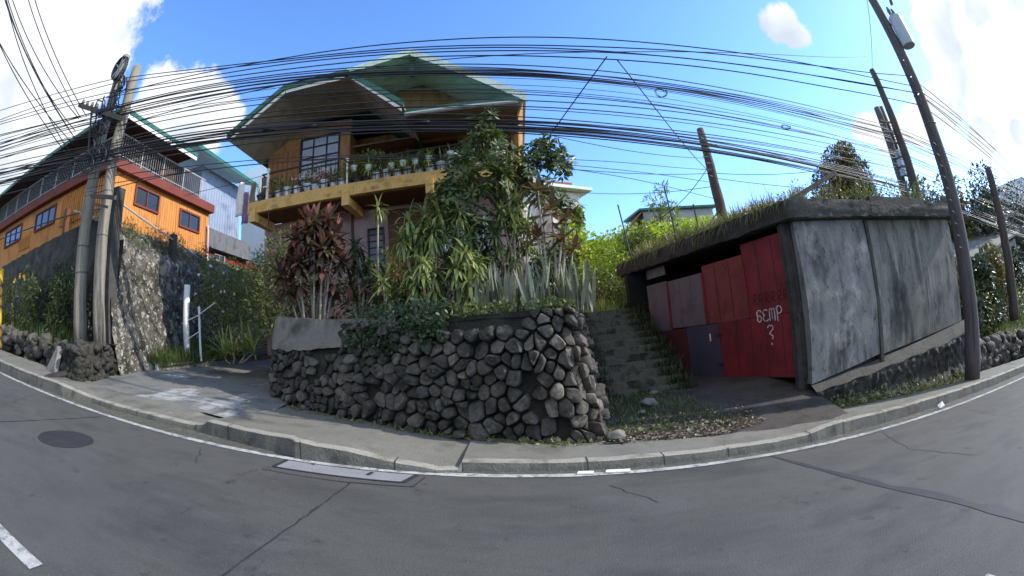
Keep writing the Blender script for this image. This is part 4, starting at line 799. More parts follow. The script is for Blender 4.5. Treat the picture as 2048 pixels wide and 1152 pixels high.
b = MB(); b.tube([(-8.6, 10.1, 1.5), (-8.58, 10.1, 3.0)], .035, 8); b.tube([(-9.2, 9.95, 2.55), (-8.58, 10.05, 2.75), (-7.95, 10.1, 3.05)], .014, 6); b.tube([(-9.0, 9.95, 2.1), (-8.58, 10.05, 2.3)], .014, 6); tag(b.build('handrail', m_white), 'small white rail of thin pipes joined to the thick white post', 'handrail')
b = MB(); b.tube([(-15.2, 5.95, road(-15, 6) + .2), (-15.2, 5.95, road(-15, 6) + 2.6)], .1, 10); o = b.build('marker_post', M('yellow and black post', [srgb(190, 150, 40), srgb(30, 28, 26), srgb(190, 150, 40)], scale=.8, stretch=(.01, .01, 2), detail=0, fine=.1)); tag(o, 'yellow and black striped roadside post at the far left edge', 'marker post')
# driveway edge kerb
def dk(u, v):
    p = Vector((-9.1, 8.6)).lerp(Vector((-8.1, 15.5)), u); pr = [(.0, -.1), (0, .16), (.22, .17), (.24, -.1)]; o = pr[min(3, int(round(v * 3)))]
    return (p.x - o[0] + .03 * mnoise.noise(Vector((u * 20, 0, 0))), p.y, zdrive(p.x, p.y) + o[1] + .025 * mnoise.noise(Vector((u * 25, v, 3))))
b = MB(); b.grid(50, 3, dk); tag(b.build('driveway_kerb', m_kerb, loc=(0, 0, 0)), kind='structure')
b = MB(); b.grid(20, 20, lambda u, v: (lerp(-8.1 - v * -.0, -10.9, u) - .9 * (1 - v), lerp(8.7, 15.5, v), zdrive(-9, lerp(8.7, 15.5, v)) + .1 + .5 * u + .07 * mnoise.noise(Vector((u * 5, v * 9, 1))))); tag(b.build('bed_soil', m_soil, loc=(0, 0, 0), smooth=True), kind='structure')

# right hand poles
pr = pole('utility_pole', 'thick dark wooden pole carrying a grey transformer tank at right', (10.7, 6.35, -1.3), (10.75, 6.35, 10.6), .25, .13, m_gwood, bands=(.55, .62))
b = MB(); c = Vector((10.92, 6.02, 7.95)); b.tube([c + Vector((0, 0, z)) for z in (-.5, -.48, .45, .5)], [.21, .225, .225, .18], 18); tk = b.build('transformer_tank', m_tank, pr, smooth=False)
for dx in (-.12, .1): b = MB(); b.tube([c + Vector((dx, 0, .5)), c + Vector((dx, 0, .65)), c + Vector((dx, 0, .8))], [.05, .07, .03], 8); b.build('bushing', m_ins, tk)
for z in (-.3, .3): b = MB(); b.beam(c + Vector((0, 0, z)), Vector((10.74, 6.32, c.z + z)), .08, .05); b.build('tank_bracket', m_steel, tk)
b = MB(); b.beam((10.6, 6.3, 10.1), (11.3, 5.15, 9.85), .1, .12); ca = b.build('crossarm', m_dwood, pr)
b = MB(); b.tube([(11.0, 5.75, 10.9), (11.0, 5.8, 9.2), (10.98, 5.9, 8.8)], .035, 6); b.tube([(11.08, 5.62, 10.9), (11.06, 5.7, 9.5), (11.0, 5.85, 8.8)], .02, 5); b.build('fuse_holder', m_ins, ca)
b = MB(); b.tube([(11.15, 5.4, 9.95), (11.25, 5.25, 10.15), (11.32, 5.1, 10.0), (11.35, 5.05, 9.7)], .03, 6); b.build('insulator', m_ins, ca)
for z in (6.9, 6.4, 5.9): b = MB(); b.tube([(10.45, 6.2, z - .08), (10.3, 6.15, z), (10.45, 6.2, z + .08)], .03, 6); b.build('hook', m_ins, pr)
for i in range(10): z = 4.6 - i * .28; b = MB(); b.tube([(10.4, 6.2, z), (10.2, 6.15, z + .03)], .02, 5); b.build('step_bolt', m_steel, pr)
p3 = pole('utility_pole', 'slim bare pole leaning beside the double stub behind the garage', (16.6, 11.75, 3.6), (16.3, 11.75, 10.7), .24, .15, m_dwood)
p4 = pole('utility_pole', 'left stub of the tall double pole wrapped in junction boxes', (17.3, 13, 3.2), (17.35, 13.2, 9.6), .26, .17, m_gwood)
b = MB(); b.tube([(17.9, 13.2, 6.5), (17.85, 13.3, 9.75)], .13, 10); b.build('second_stub', m_dwood, p4, smooth=True)
for i in range(3): b = MB(); b.box(17.0, 17.6, 12.5, 12.8, 6.1 + i * .42, 6.42 + i * .42); b.build('junction_box', m_tank, p4)
for i in range(4): b = MB(); z = 7.2 + i * .5; b.beam((16.7, 12.8, z), (18.2, 12.9, z + .05), .07, .08); b.build('crossarm', m_dwood, p4)
p5 = pole('utility_pole', 'distant dark pole standing on the right hand bank', (18.4, 8.3, -.6), (18.3, 8.3, 5.2), .26, .17, m_dwood)
b = MB(); b.beam((18.3, 8.1, 3.2), (20.6, 8.1, 3.5), .07, .08); b.beam((18.3, 8.1, 2.6), (20.2, 8.15, 3.4), .05, .05); b.build('crossarm', m_dwood, p5)
pm = pole('utility_pole', 'mossy leaning wooden pole rising from the hill behind the garage roof', (7.75, 14.5, 3.3), (7.55, 14.4, 8.4), .24, .14, m_dwood, bands=(.12,))
for i in range(7): b = MB(); z = 7.9 - i * .25; b.tube([(7.5, 14.2, z), (7.35 - .1 * (i % 2), 14.15, z + .02)], .02, 5); b.build('step_bolt', m_steel, pm)
b = MB(); b.tube([(7.55, 14.3, 5.2), (6.2, 14.0, 4.0)], .03, 6); b.build('stay', m_steel, pm)
# pipes on the garage edge
for i, ((x0, y0, z0), (x1, y1, z1), lb) in enumerate([((3.45, 12.35, 3.0), (3.29, 12.49, 5.05), 'thin leaning iron bar nearest the steps at the garage roof corner'), ((4.2, 10.6, 3.2), (4.12, 10.63, 4.95), 'thin iron bar standing at the middle of the garage roof edge'), ((4.55, 9.9, 3.3), (4.5, 9.87, 4.2), 'short iron bar on the garage roof edge nearest the wooden pole')]):
    b = MB(); b.tube([(x0, y0, z0), (x1, y1, z1)], .022, 6); tag(b.build('iron_bar', m_steel), lb, 'iron bar')
b = MB(); b.beam((5.1, 6.95, 3.3), (6.75, 6.93, 3.98), .07, .1); tag(b.build('timber_beam', m_dwood), 'dark slanting beam sticking up from the garage roof corner', 'beam')

# ------------------------------------------------------------------ overhead cables
A0 = (-9.9, 6.3); PB = (10.6, 6.35); PQ = (16.3, 11.8); PC = (7.6, 14.4)
def cable(e, z0, zm, z1, rad, label, left=True, right=True, seed=0, grp=None, start=A0):
    r = random.Random(seed * 13 + 5); b = MB(); pts = []
    c2 = 2 * (z0 + z1 - 2 * zm); c1 = z1 - z0 - c2
    if left:
        ex, ey, ez = -33 + r.uniform(-2, 2), -3 + r.uniform(-1.5, 1.5), z0 + 3.0 + r.uniform(-.8, .8)
        for i in range(14): t = i / 14; s = 1 - t; pts.append((lerp(start[0], ex, s), lerp(start[1], ey, s), lerp(z0, ez, s) - 3.2 * t * s))
    for i in range(41):
        t = i / 40; pts.append((lerp(start[0], e[0], t), lerp(start[1], e[1], t) + .05 * math.sin(seed + 3 * t), z0 + c1 * t + c2 * t * t + .045 * mnoise.noise(Vector((t * 5, seed, 0)))))
    if right:
        ex, ey, ez = (44, 10 + r.uniform(-1, 1), z1 - 3.6 + r.uniform(-.4, .4))
        for i in range(1, 15): t = i / 14; pts.append((lerp(e[0], ex, t), lerp(e[1], ey, t), lerp(z1, ez, t) - 2.4 * t * (1 - t)))
    b.tube(pts, rad, 5); o = b.build('overhead_cable', m_cable, None, smooth=True); return tag(o, label, 'cable', grp)
k = 0
for (z0, zm, z1), lb in zip([(8.74, 6.34, 6.63), (8.61, 6.25, 6.10), (8.33, 6.18, 6.08), (8.16, 6.03, 5.75)],
        ['topmost thin black cable of all, passing just above the roof ridge', 'second cable from the top, arching just above the roof ridge', 'third cable from the top, close over the roof ridge', 'fourth cable from the top, last one passing over the roof ridge']):
    cable(PB, z0, zm, z1, .012, lb, seed=k); k += 1
G1_ = 'cables bundled across the upper roof'; G2_ = 'cables bundled across the porch eave'
for z0, zm, z1, rd in [(7.77, 7.33, 7.98, .014), (7.71, 7.14, 7.78, .014), (7.62, 7.13, 7.57, .012), (7.47, 7.08, 7.32, .014), (7.58, 7.2, 7.7, .014), (7.5, 7.0, 7.45, .013), (7.4, 6.98, 7.2, .012), (7.72, 7.2, 7.5, .013), (7.6, 7.1, 7.6, .012), (7.72, 7.25, 7.82, .01)]:
    cable(PQ, z0, zm, z1, rd, 'black cable in the upper bundle crossing the gable just below the ridge', seed=k, grp=G1_); k += 1
cable(PQ, 7.11, 8.07, 11.4, .012, 'lone cable climbing across the others from lower left to upper right', seed=k, right=False); k += 1
for (z0, zm, z1), lb in zip([(6.75, 6.37, 6.69), (6.65, 6.19, 6.47), (6.59, 5.9, 6.01)], ['upper of three separate cables crossing the porch fascia', 'middle of three separate cables crossing the porch fascia', 'lower of three separate cables crossing the porch fascia']):
    cable(PQ, z0, zm, z1, .013, lb, seed=k); k += 1
for z0, zm, z1, rd in [(6.46, 5.76, 5.4, .016), (6.38, 5.65, 5.14, .018), (6.48, 5.7, 5.2, .014), (6.3, 5.53, 4.99, .016), (6.2, 5.6, 5.15, .014), (6.15, 5.5, 4.9, .014), (5.94, 5.48, 4.77, .014), (6.5, 5.8, 5.45, .014), (6.55, 5.68, 5.1, .012), (6.3, 5.6, 5.3, .014), (6.1, 5.63, 5.02, .009), (6.35, 5.47, 5.05, .012), (6.4, 5.75, 5.3, .01)]:
    cable(PQ, z0, zm, z1, rd, 'thick black cable in the lower bundle crossing below the porch eave', seed=k, grp=G2_); k += 1
for (z0, zm, z1), lb in zip([(5.82, 6.12, 6.74), (5.40, 6.04, 5.57), (5.6, 6.0, 6.2)], ['thin cable crossing the balcony rail to the mossy middle pole', 'lowest thin cable crossing the balcony pots to the base of the middle pole', 'thin cable crossing the upper windows to the middle pole']):
    cable(PC, z0, zm, z1, .011, lb, seed=k, right=False, left=False); k += 1
for i, (x, z, lb) in enumerate([(3.3, 5.95, 'small wire coil hanging on the cables right of the house'), (6.2, 5.25, 'tangled splice hanging on the cables above the small tree')]):
    b = MB(); b.tube([(x + .12 * math.cos(a * .55) + .01 * a / 5, 7.6 + .02 * math.sin(a), z + (.1 if x < 5 else .05) * math.sin(a * .55)) for a in range(25)], .008, 5); tag(b.build('cable_loop', m_cable), lb, 'cable loop')
rs_ = random.Random(55)
for i in range(7):
    x = rs_.uniform(-6, 9); t_ = (x + 9.9) / 26.2; y = lerp(6.3, 11.8, t_); z = 6.46 + 2 * (5.73 - 6.46) * 0 - 2.9 * t_ * (1 - t_) + (5.35 - 6.46) * t_ + .72 * 0
    z = (1 - t_) * 6.4 + t_ * 5.2 - 4 * t_ * (1 - t_) * .12; b = MB(); b.tube([(x - .16, y, z + .01), (x - .1, y, z), (x + .1, y, z - .02), (x + .16, y, z - .01)], [.015, .035, .035, .015], 8); tag(b.build('splice_sleeve', m_cable, None, smooth=True), 'thick black splice sleeve on the lower cable bundle', 'splice sleeve', 'splice sleeves on the lower cable bundle')
rq = random.Random(101); G3_ = 'loose cables strung between the two main bundles'
for i in range(10):
    zm = rq.uniform(5.5, 7.2); sg = rq.uniform(.2, .6); pb = rq.random() < .2; zm = min(zm, 6.5) if pb else zm; z0 = zm + sg + rq.uniform(-.1, .3) + (.25 if zm < 6 else 0) + (1.2 if pb else 0); z1 = zm - rq.uniform(.1, .4) if pb else zm + sg * .6 + rq.uniform(-.5, .4)
    cable(PB if pb else PQ, z0, zm, min(z1, 7.8), rq.choice([.007, .009, .012]), 'thin loose cable sagging between the upper and lower cable bundles', seed=k, grp=G3_, left=rq.random() < .6); k += 1
def wire(pts, rad, label, cat='cable', grp=None, n=24, sag=.0):
    b = MB(); a, c = Vector(pts[0]), Vector(pts[1]); b.tube([a.lerp(c, i / n) - Vector((0, 0, 4 * sag * (i / n) * (1 - i / n))) for i in range(n + 1)], rad, 5); return tag(b.build('overhead_cable', m_cable, None, smooth=True), label, cat, grp)
wire([(.85, 11, 6.9), (7.5, 14.4, 7.2)], .012, 'service wire from the house corner to the upper part of the middle pole', sag=.25)
wire([(.8, 12, 6.3), (7.55, 14.4, 6.6)], .012, 'lower service wire from the house corner to the middle pole', sag=.2)
wire([(1.9, 20, 8.3), (7.6, 14.4, 6.1)], .012, 'service wire from the white house to the middle pole', sag=.35)
wire([(4.3, 16, 5.0), (7.55, 14.4, 6.9)], .014, 'slack wire sagging from the vines up to the middle pole', sag=.5)
wire([(7.7, 14.4, 6.6), (13, 11.0, 6.0)], .012, 'wire from the middle pole to the olive tree', sag=.3)
wire([(7.7, 14.4, 6.4), (14, 12, 5.2)], .012, 'lower wire from the middle pole to the olive tree', sag=.2)
wire([(2.0, 6.4, 6.0), (.9, 9.5, 5.6)], .012, 'thin drop wire falling from the cables to the leafy tree')
wire([(2.2, 6.5, 6.0), (7.5, 14.3, 6.6)], .012, 'thin drop wire falling from the cables to the middle pole', sag=.3)
wire([(10.4, 5.0, 11.5), (16.3, 11.8, 10.6)], .012, 'thin wire dropping steeply to the top of the slim bare pole', sag=.2)
r = random.Random(4)
for i in range(9):
    wire([(-11.3 + r.uniform(-.2, .6), 6.25, 7.2 + r.uniform(-.5, .9)), (-8.0 + r.uniform(-1, 1), -7, 12.5 + r.uniform(-1.5, 1.5))], .014, 'cable in the bundle crossing the road from the twin poles at upper left', grp='cables crossing the road at upper left', sag=r.uniform(.3, 1.2))

# ------------------------------------------------------------------ plants
def leafmat(name, cols, trans=.25, rough=.42, spec=.45): return M(name, cols, rough=rough, spec=spec, island=True, trans=trans, fine=.12, fscale=12)
m_lf_tree = leafmat('tree leaves', [(0.045, 0.071, 0.022), (0.083, 0.116, 0.034), (0.062, 0.090, 0.030), (0.114, 0.140, 0.037)], .2)
m_lf_dark = leafmat('dark leaves', [(0.026, 0.044, 0.020), (0.044, 0.068, 0.027), (0.056, 0.076, 0.024)], .15)
m_lf_red = leafmat('maroon ti leaves', [(0.101, 0.044, 0.041), (0.072, 0.050, 0.036), (0.135, 0.065, 0.049), (0.065, 0.074, 0.033), (0.217, 0.087, 0.068)], .25)
m_lf_pinkt = leafmat('pink new leaves', [(.30, .09, .08), (.36, .16, .10), (.22, .07, .06)], .3)
m_lf_drac = leafmat('green dracaena leaves', [(0.149, 0.199, 0.056), (0.223, 0.266, 0.081), (0.105, 0.146, 0.045), (0.358, 0.360, 0.138)], .22)
m_lf_bright = leafmat('bright vine leaves', [(0.281, 0.375, 0.056), (0.375, 0.469, 0.075), (0.188, 0.281, 0.048), (0.488, 0.525, 0.112)], .35)
m_lf_mid = leafmat('shrub leaves', [(0.103, 0.131, 0.037), (0.165, 0.188, 0.048), (0.062, 0.094, 0.027), (0.227, 0.225, 0.075)], .25)
m_lf_olive = leafmat('olive tree leaves', [(0.127, 0.116, 0.038), (0.163, 0.143, 0.049), (0.089, 0.088, 0.027), (0.193, 0.156, 0.060)], .25)
m_lf_snake = M('snake plant blades', [(.11, .125, .065), (.16, .17, .10), (.22, .22, .14), (.075, .095, .05)], island=True, rough=.4, spec=.45, fine=.25, fscale=30)
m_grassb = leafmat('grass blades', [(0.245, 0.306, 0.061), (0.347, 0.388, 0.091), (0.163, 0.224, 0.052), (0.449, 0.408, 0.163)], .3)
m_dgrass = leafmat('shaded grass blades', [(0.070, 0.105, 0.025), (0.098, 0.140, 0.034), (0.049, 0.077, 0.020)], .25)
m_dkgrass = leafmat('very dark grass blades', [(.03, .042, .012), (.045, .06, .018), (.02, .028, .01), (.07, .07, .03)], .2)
m_ivy = leafmat('ivy leaves', [(.03, .055, .02), (.045, .08, .028), (.02, .04, .015), (.06, .095, .035)], .2)
m_bark = M('plant bark', [(.10, .085, .065), (.15, .13, .10), (.07, .06, .045)], scale=6, stretch=(1, 1, 3), bump=.4, fine=.25)
m_cane = M('pale canes', [(.24, .20, .15), (.32, .27, .21), (.16, .13, .10)], scale=8, stretch=(1, 1, 4), fine=.25)
m_flw = M('white petals', [(.75, .72, .68), (.82, .78, .72)], fine=.05, island=True)
m_fly = M('yellow petals', [(.7, .45, .05), (.8, .55, .08)], fine=.05, island=True)
m_flp = M('pink petals', [(.62, .30, .32), (.7, .45, .42), (.75, .62, .55)], fine=.05, island=True)
def rosette(b, c, n, L, W, r, elo=-25, ehi=80, droop=.9, segs=4):
    for i in range(n):
        a = i * 2.4 + r.uniform(-.3, .3); e = R(lerp(ehi, elo, (i / n) ** .8) + r.uniform(-8, 8)); d = Vector((math.cos(a) * math.cos(e), math.sin(a) * math.cos(e), math.sin(e)))
        k = r.uniform(.75, 1.15); b.leaf(Vector(c) + Vector((0, 0, r.uniform(-.1, .05))), d, L * k, W * k, droop * r.uniform(.6, 1.3), segs)
def canes(name, label, cat, loc, heads, mat, L, W, n, seed, elo=-30, ehi=80, droop=.9, tip=None, crad=.022, group=None, collar=0):
    t = thing(name, label, cat, loc, group); r = random.Random(seed); o = Vector(loc)
    bl = MB(); bt = MB()
    for dx, dy, h in heads:
        top = o + Vector((dx, dy, h)); foot = o + Vector((dx * .35 + r.uniform(-.05, .05), dy * .35, -.1)); m = foot.lerp(top, .5) + Vector((r.uniform(-.06, .06), r.uniform(-.05, .05), 0))
        b = MB(); b.tube([foot, foot.lerp(m, .5) + Vector((r.uniform(-.03, .03), 0, 0)), m, m.lerp(top, .5), top], [crad * 1.15, crad * 1.05, crad, crad * .9, crad * .7], 6); b.build('cane', m_cane, t, smooth=True)
        rosette(bl, top, n, L, W, r, elo, ehi, droop)
        if collar: 
            for q in range(collar): rosette(bl, m.lerp(top, r.uniform(.2, .9)), int(n * .5), L * .9, W, r, -50, 20, droop)
        if tip:
            for q in range(5): a = r.uniform(0, 6.28); e = R(r.uniform(58, 88)); bt.leaf(top + Vector((0, 0, .05)), (math.cos(a) * math.cos(e), math.sin(a) * math.cos(e), math.sin(e)), L * .8, W, .1, 4)
    bl.build('leaves', mat, t, smooth=True)
    if tip: bt.build('young_leaves', tip, t, smooth=True)
    return t
canes('ti_plant', 'tall maroon ti clump with pink tips on pale canes at the garden left end', 'ti plant', (-3.75, 7.85, 2.0),
      [(-.35, 0, 1.75), (-.1, .1, 2.1), (.15, -.1, 2.0), (.4, .05, 2.05), (.55, .0, 1.7), (-.5, .1, 1.4), (.1, .2, 1.6), (.35, -.15, 1.45), (-.2, -.1, 1.25), (.6, .1, 1.2), (-.62, -.05, 1.05), (.02, -.1, 1.75), (.28, .1, 1.8)], m_lf_red, .4, .088, 32, 1, -48, 80, .6, m_lf_pinkt, collar=1)
canes('ti_plant', 'small maroon ti plant low between the big clump and the dracaenas', 'ti plant', (-2.85, 7.9, 1.95), [(-.1, 0, .5), (.15, .1, .75), (.3, 0, .4)], m_lf_red, .32, .07, 16, 2, -30, 78, .6)
canes('ti_plant', 'tall thin reddish ti plants above the snake plants at the garden right end', 'ti plant', (.62, 7.6, 1.95), [(0, 0, 2.05), (.2, .1, 1.75), (.42, 0, 1.5), (.3, -.1, 1.15), (-.1, .1, 1.3), (.5, .1, 1.0)], leafmat('bronze ti leaves', [(0.134, 0.070, 0.042), (0.101, 0.084, 0.035), (0.179, 0.084, 0.049), (0.078, 0.098, 0.035)], .35), .34, .085, 15, 3, -15, 82, .4, None)
canes('dracaena', 'lone slender dracaena with a small drooping head in front of the narrow dark window', 'dracaena', (-2.75, 9.3, 2.05), [(0, 0, 2.55)], m_lf_drac, .34, .035, 34, 4, -70, 85, 1.3, crad=.025)
canes('dracaena', 'dark leafy dracaena stack just right of the maroon ti clump', 'dracaena', (-2.95, 8.3, 2.0), [(0, 0, 1.6), (.15, .1, 1.2), (-.15, 0, .9), (.25, 0, .75), (.05, -.1, 1.35)], m_lf_dark, .36, .045, 28, 5, -60, 80, .9, collar=1)
canes('dracaena', 'broad crowned green dracaena with arching pale leaves in the middle of the garden', 'dracaena', (-1.6, 8.1, 2.0), [(-.2, 0, 1.85), (.1, .1, 2.0), (.38, 0, 1.95), (-.3, -.1, 1.5), (.25, -.1, 1.6), (0, .05, 1.7)], m_lf_drac, .5, .05, 46, 6, -70, 82, 1.7, collar=1)
canes('dracaena', 'single stemmed dracaena with a round head right of the broad crowned one', 'dracaena', (-.95, 8.0, 2.0), [(.12, 0, 1.85), (.3, .1, 1.5)], m_lf_drac, .44, .046, 44, 7, -70, 82, 1.6, collar=1)
canes('dracaena', 'short green dracaena with upright rosette at the front of the garden', 'dracaena', (-2.15, 7.35, 1.95), [(0, 0, .7), (.1, 0, .4)], m_lf_drac, .42, .05, 24, 8, -30, 75, .6)
canes('dracaena', 'low striped dracaena with drooping leaves above the ivy', 'dracaena', (-1.35, 7.2, 1.95), [(-.05, 0, .95), (.12, .05, .75), (-.2, .1, .6)], m_lf_drac, .42, .05, 34, 9, -65, 75, 1.4, collar=1)
canes('dracaena', 'low bushy dracaena just left of the snake plants', 'dracaena', (-.75, 7.2, 1.95), [(.05, 0, 1.0), (.22, .1, .85), (-.12, 0, .75), (.1, -.1, .5)], m_lf_drac, .42, .046, 34, 10, -60, 75, 1.4, collar=1)
canes('dracaena', 'tall dracaena with narrow pale leaves in front of the tree trunk', 'dracaena', (.1, 8.0, 1.95), [(0, 0, 2.6), (.15, .1, 2.1), (-.15, 0, 1.9), (.05, -.1, 1.6), (-.3, .1, 1.5), (.3, 0, 1.6)], m_lf_drac, .36, .035, 40, 11, -75, 85, 1.1, collar=1)
for i, (x, y, h) in enumerate([(-2.45, 8.6, .9), (-.4, 8.4, 1.3), (-1.2, 8.9, 1.2), (-2.0, 9.0, 1.1)]):
    canes('dracaena', ['dark dracaena half hidden behind the short front rosette', 'dark dracaena in the shade behind the snake plants', 'dark dracaena behind the single stemmed one', 'dark dracaena in the shade under the house door'][i], 'dracaena', (x, y, 2.0), [(0, 0, h), (.25, .1, h * .75), (-.25, 0, h * .6)], m_lf_dark, .42, .045, 30, 30 + i, -60, 75, .9, collar=1)
canes('strap_plant', 'clump of long strap leaves in the grass beside the white post', 'strap plant', (-7.0, 9.6, 1.5), [(0, 0, .15), (.3, .1, .2), (-.3, 0, .1), (.6, .1, .15)], m_lf_drac, .85, .05, 26, 12, 20, 85, .9)
# snake plants
r = random.Random(17); SN = []
for i in range(20):
    x = -.62 + i * .098 + r.uniform(-.03, .03); y = 6.75 + r.uniform(-.12, .5) + (.15 if x > .6 else 0); b = MB(); n = r.randint(5, 8); z = 1.84
    for q in range(n):
        a = r.uniform(0, 6.28); e = R(r.uniform(72, 90)); h = r.uniform(.5, .98)
        b.leaf((x + r.uniform(-.05, .05), y + r.uniform(-.05, .05), z - .05), (math.cos(a) * math.cos(e), math.sin(a) * math.cos(e), math.sin(e)), h, .065, r.uniform(-.05, .12) if r.random() > .15 else .8, 5, r=Vector((r.uniform(-1.2, 1.2), r.uniform(-1.2, 1.2), 0)))
    tag(b.build('snake_plant', m_lf_snake, None, smooth=True), 'upright grey green snake plant in the row along the right half of the garden edge', 'snake plant', 'snake plants along the garden edge')
def clusters(b, cs, L, W, r, up=.3, shell=.35):
    for c, rad, n in cs:
        c = Vector(c); rr = rad if hasattr(rad, '__len__') else (rad, rad, rad)
        for i in range(n):
            d = rdir(r); q = r.random() ** shell; p = c + Vector((d.x * rr[0], d.y * rr[1], d.z * rr[2])) * q
            dd = (d * .7 + rdir(r) * .8 + Vector((0, 0, r.uniform(-.5, up)))).normalized(); nn = (Vector((0, 0, 1)) + rdir(r) * .7 + d * .4).normalized(); k = r.uniform(.6, 1.25); b.lf(p, dd, nn, L * k, W * k)
def whorls(b, cs, L, W, r):                                 # rosettes of leaves on twigs, as on the umbrella tree
    for c, rad, n in cs:
        c = Vector(c); rr = rad if hasattr(rad, '__len__') else (rad, rad, rad)
        for i in range(n):
            d = rdir(r, -.7, 1); p = c + Vector((d.x * rr[0], d.y * rr[1], d.z * rr[2])) * (r.random() ** .4); ax = (d + Vector((0, 0, .8)) + rdir(r) * .5).normalized(); s1 = ax.cross(Vector((.3, .2, 1))).normalized(); s2 = ax.cross(s1)
            m = r.randint(6, 9)
            for q in range(m):
                a = q * 6.283 / m + r.uniform(-.2, .2); e = r.uniform(-.35, .4); dd = (s1 * math.cos(a) + s2 * math.sin(a) + ax * e).normalized(); k = r.uniform(.7, 1.2); b.lf(p + dd * .02, dd, (ax + rdir(r) * .3).normalized(), L * k, W * k)
def limbs(b, base, cs, r, r0=.07, trunk=None):
    base = Vector(base); tr = Vector(trunk) if trunk else base.lerp(Vector(cs[0][0]), .5)
    b.tube([base, base.lerp(tr, .5) + Vector((r.uniform(-.05, .05), r.uniform(-.05, .05), 0)), tr], [r0, r0 * .85, r0 * .7], 8)
    for c, rad, n in cs:
        c = Vector(c); m = tr.lerp(c, .5) + Vector((r.uniform(-.1, .1), r.uniform(-.1, .1), r.uniform(0, .12))); b.tube([tr, m, c], [r0 * .55, r0 * .38, r0 * .15], 5)
        R0 = rad if not hasattr(rad, '__len__') else rad[0]
        for q in range(4): d = rdir(r, -.4, 1) * R0 * .8; b.tube([c, c + d * .5 + Vector((0, 0, .05)), c + d], [r0 * .2, r0 * .13, r0 * .05], 4)
def plant(name, label, cat, loc, cs, mat, L, W, seed, stem=.03, fn=None, trunk=None, part=('foliage', 'stem'), group=None, **kw):
    t = thing(name, label, cat, loc, group); r = random.Random(seed); b = MB(); (fn or clusters)(b, cs, L, W, r, **kw); b.build(part[0], mat, t)
    if stem: b = MB(); limbs(b, Vector(loc) - Vector((0, 0, .1)), cs, r, stem, trunk); b.build(part[1], m_bark, t, smooth=True)
    return t
# the leafy tree before the house
tree_cs = [((-.35, 8.3, 5.45), .42, 40), ((-.05, 8.2, 5.0), .5, 49), ((-.75, 8.3, 4.85), .45, 42), ((-.95, 8.2, 4.3), .45, 42), ((-.3, 8.0, 4.35), .5, 49), ((.35, 8.3, 4.6), .42, 37), ((.95, 8.5, 5.2), .36, 35), ((1.15, 8.5, 4.85), .34, 30), ((.72, 8.4, 4.85), .34, 27), ((-.1, 8.4, 6.1), .14, 9), ((-.45, 8.5, 5.95), .2, 11), ((.9, 8.4, 4.2), .4, 32),
           ((-1.15, 8.3, 3.7), .42, 35), ((-.6, 8.1, 3.6), .45, 37), ((.1, 8.2, 3.7), .42, 32), ((1.3, 8.7, 3.9), .3, 18), ((-.85, 8.5, 3.1), .4, 25), ((.35, 8.6, 3.2), .35, 18)]
plant('umbrella_tree', 'tall glossy leaved tree with a side lobe standing before the right end of the balcony', 'tree', (.05, 8.5, 2.0), tree_cs, m_lf_tree, .17, .062, 3, .075, whorls, (.05, 8.45, 3.7), ('crown', 'trunk'))
# shrubs on the left of the garden
plant('flowering_shrub', 'wide shrub dotted with white roses behind the white post', 'shrub', (-7.9, 11.2, 1.9), [((-8.6, 11.2, 3.5), .65, 900), ((-8.0, 11, 3.9), .6, 800), ((-7.3, 11.1, 3.6), .65, 900), ((-7.9, 10.8, 3.0), .65, 900), ((-9.0, 11.2, 4.2), .5, 500), ((-7.0, 11.0, 2.9), .6, 750), ((-8.5, 10.9, 2.6), .55, 600), ((-9.3, 11.3, 3.4), .5, 450), ((-7.6, 10.6, 2.3), .6, 600), ((-7.1, 11.3, 4.2), .4, 300)], m_lf_mid, .09, .045, 5, .035)
sh = [o for o in col.objects if o.name.startswith('flowering_shrub')][0]; r = random.Random(9)
for i in range(22):
    p = Vector((-8.0 + r.uniform(-1.1, 1.2), 10.6 + r.uniform(-.2, .3), 3.4 + r.uniform(-.8, 1.0))); b = MB()
    for q in range(9): d = rdir(r); b.lf(p, d, rdir(r), .055, .05)
    b.build('rose', m_flw, sh)
plant('leafy_bush', 'big bush with yellowish green top leaves between the palm and the maroon ti plants', 'bush', (-5.6, 10, 1.9), [((-5.9, 10, 4.0), .5, 330), ((-5.5, 9.9, 4.2), .42, 300), ((-5.1, 9.8, 3.8), .5, 330), ((-6.3, 10.1, 3.5), .5, 330), ((-5.6, 9.7, 3.2), .6, 360), ((-4.95, 9.5, 3.0), .5, 300), ((-6.3, 10, 2.7), .55, 320), ((-5.4, 9.5, 2.4), .55, 300)], leafmat('yellow green bush leaves', [(0.135, 0.150, 0.045), (0.210, 0.210, 0.068), (0.075, 0.098, 0.030), (0.270, 0.255, 0.105)], .25), .13, .045, 6, .04)
plant('dark_shrub', 'dark shrub filling the shade behind the driveway end of the stone wall', 'shrub', (-5.6, 11.4, 1.6), [((-6.6, 11.5, 2.4), .6, 360), ((-5.9, 11.2, 2.1), .6, 360), ((-6.0, 11.6, 3.0), .7, 360), ((-7.0, 12, 2.9), .7, 320)], m_lf_dark, .13, .05, 7, .03)
plant('dark_shrub', 'dark leafy shrub below the maroon ti clump against the pink wall', 'shrub', (-4.3, 9.6, 2.0), [((-4.6, 9.4, 2.7), .5, 320), ((-4.2, 9.5, 3.2), .5, 320), ((-3.6, 9.2, 2.6), .5, 320), ((-3.3, 9.4, 3.1), .4, 220)], m_lf_dark, .14, .05, 8, .03)
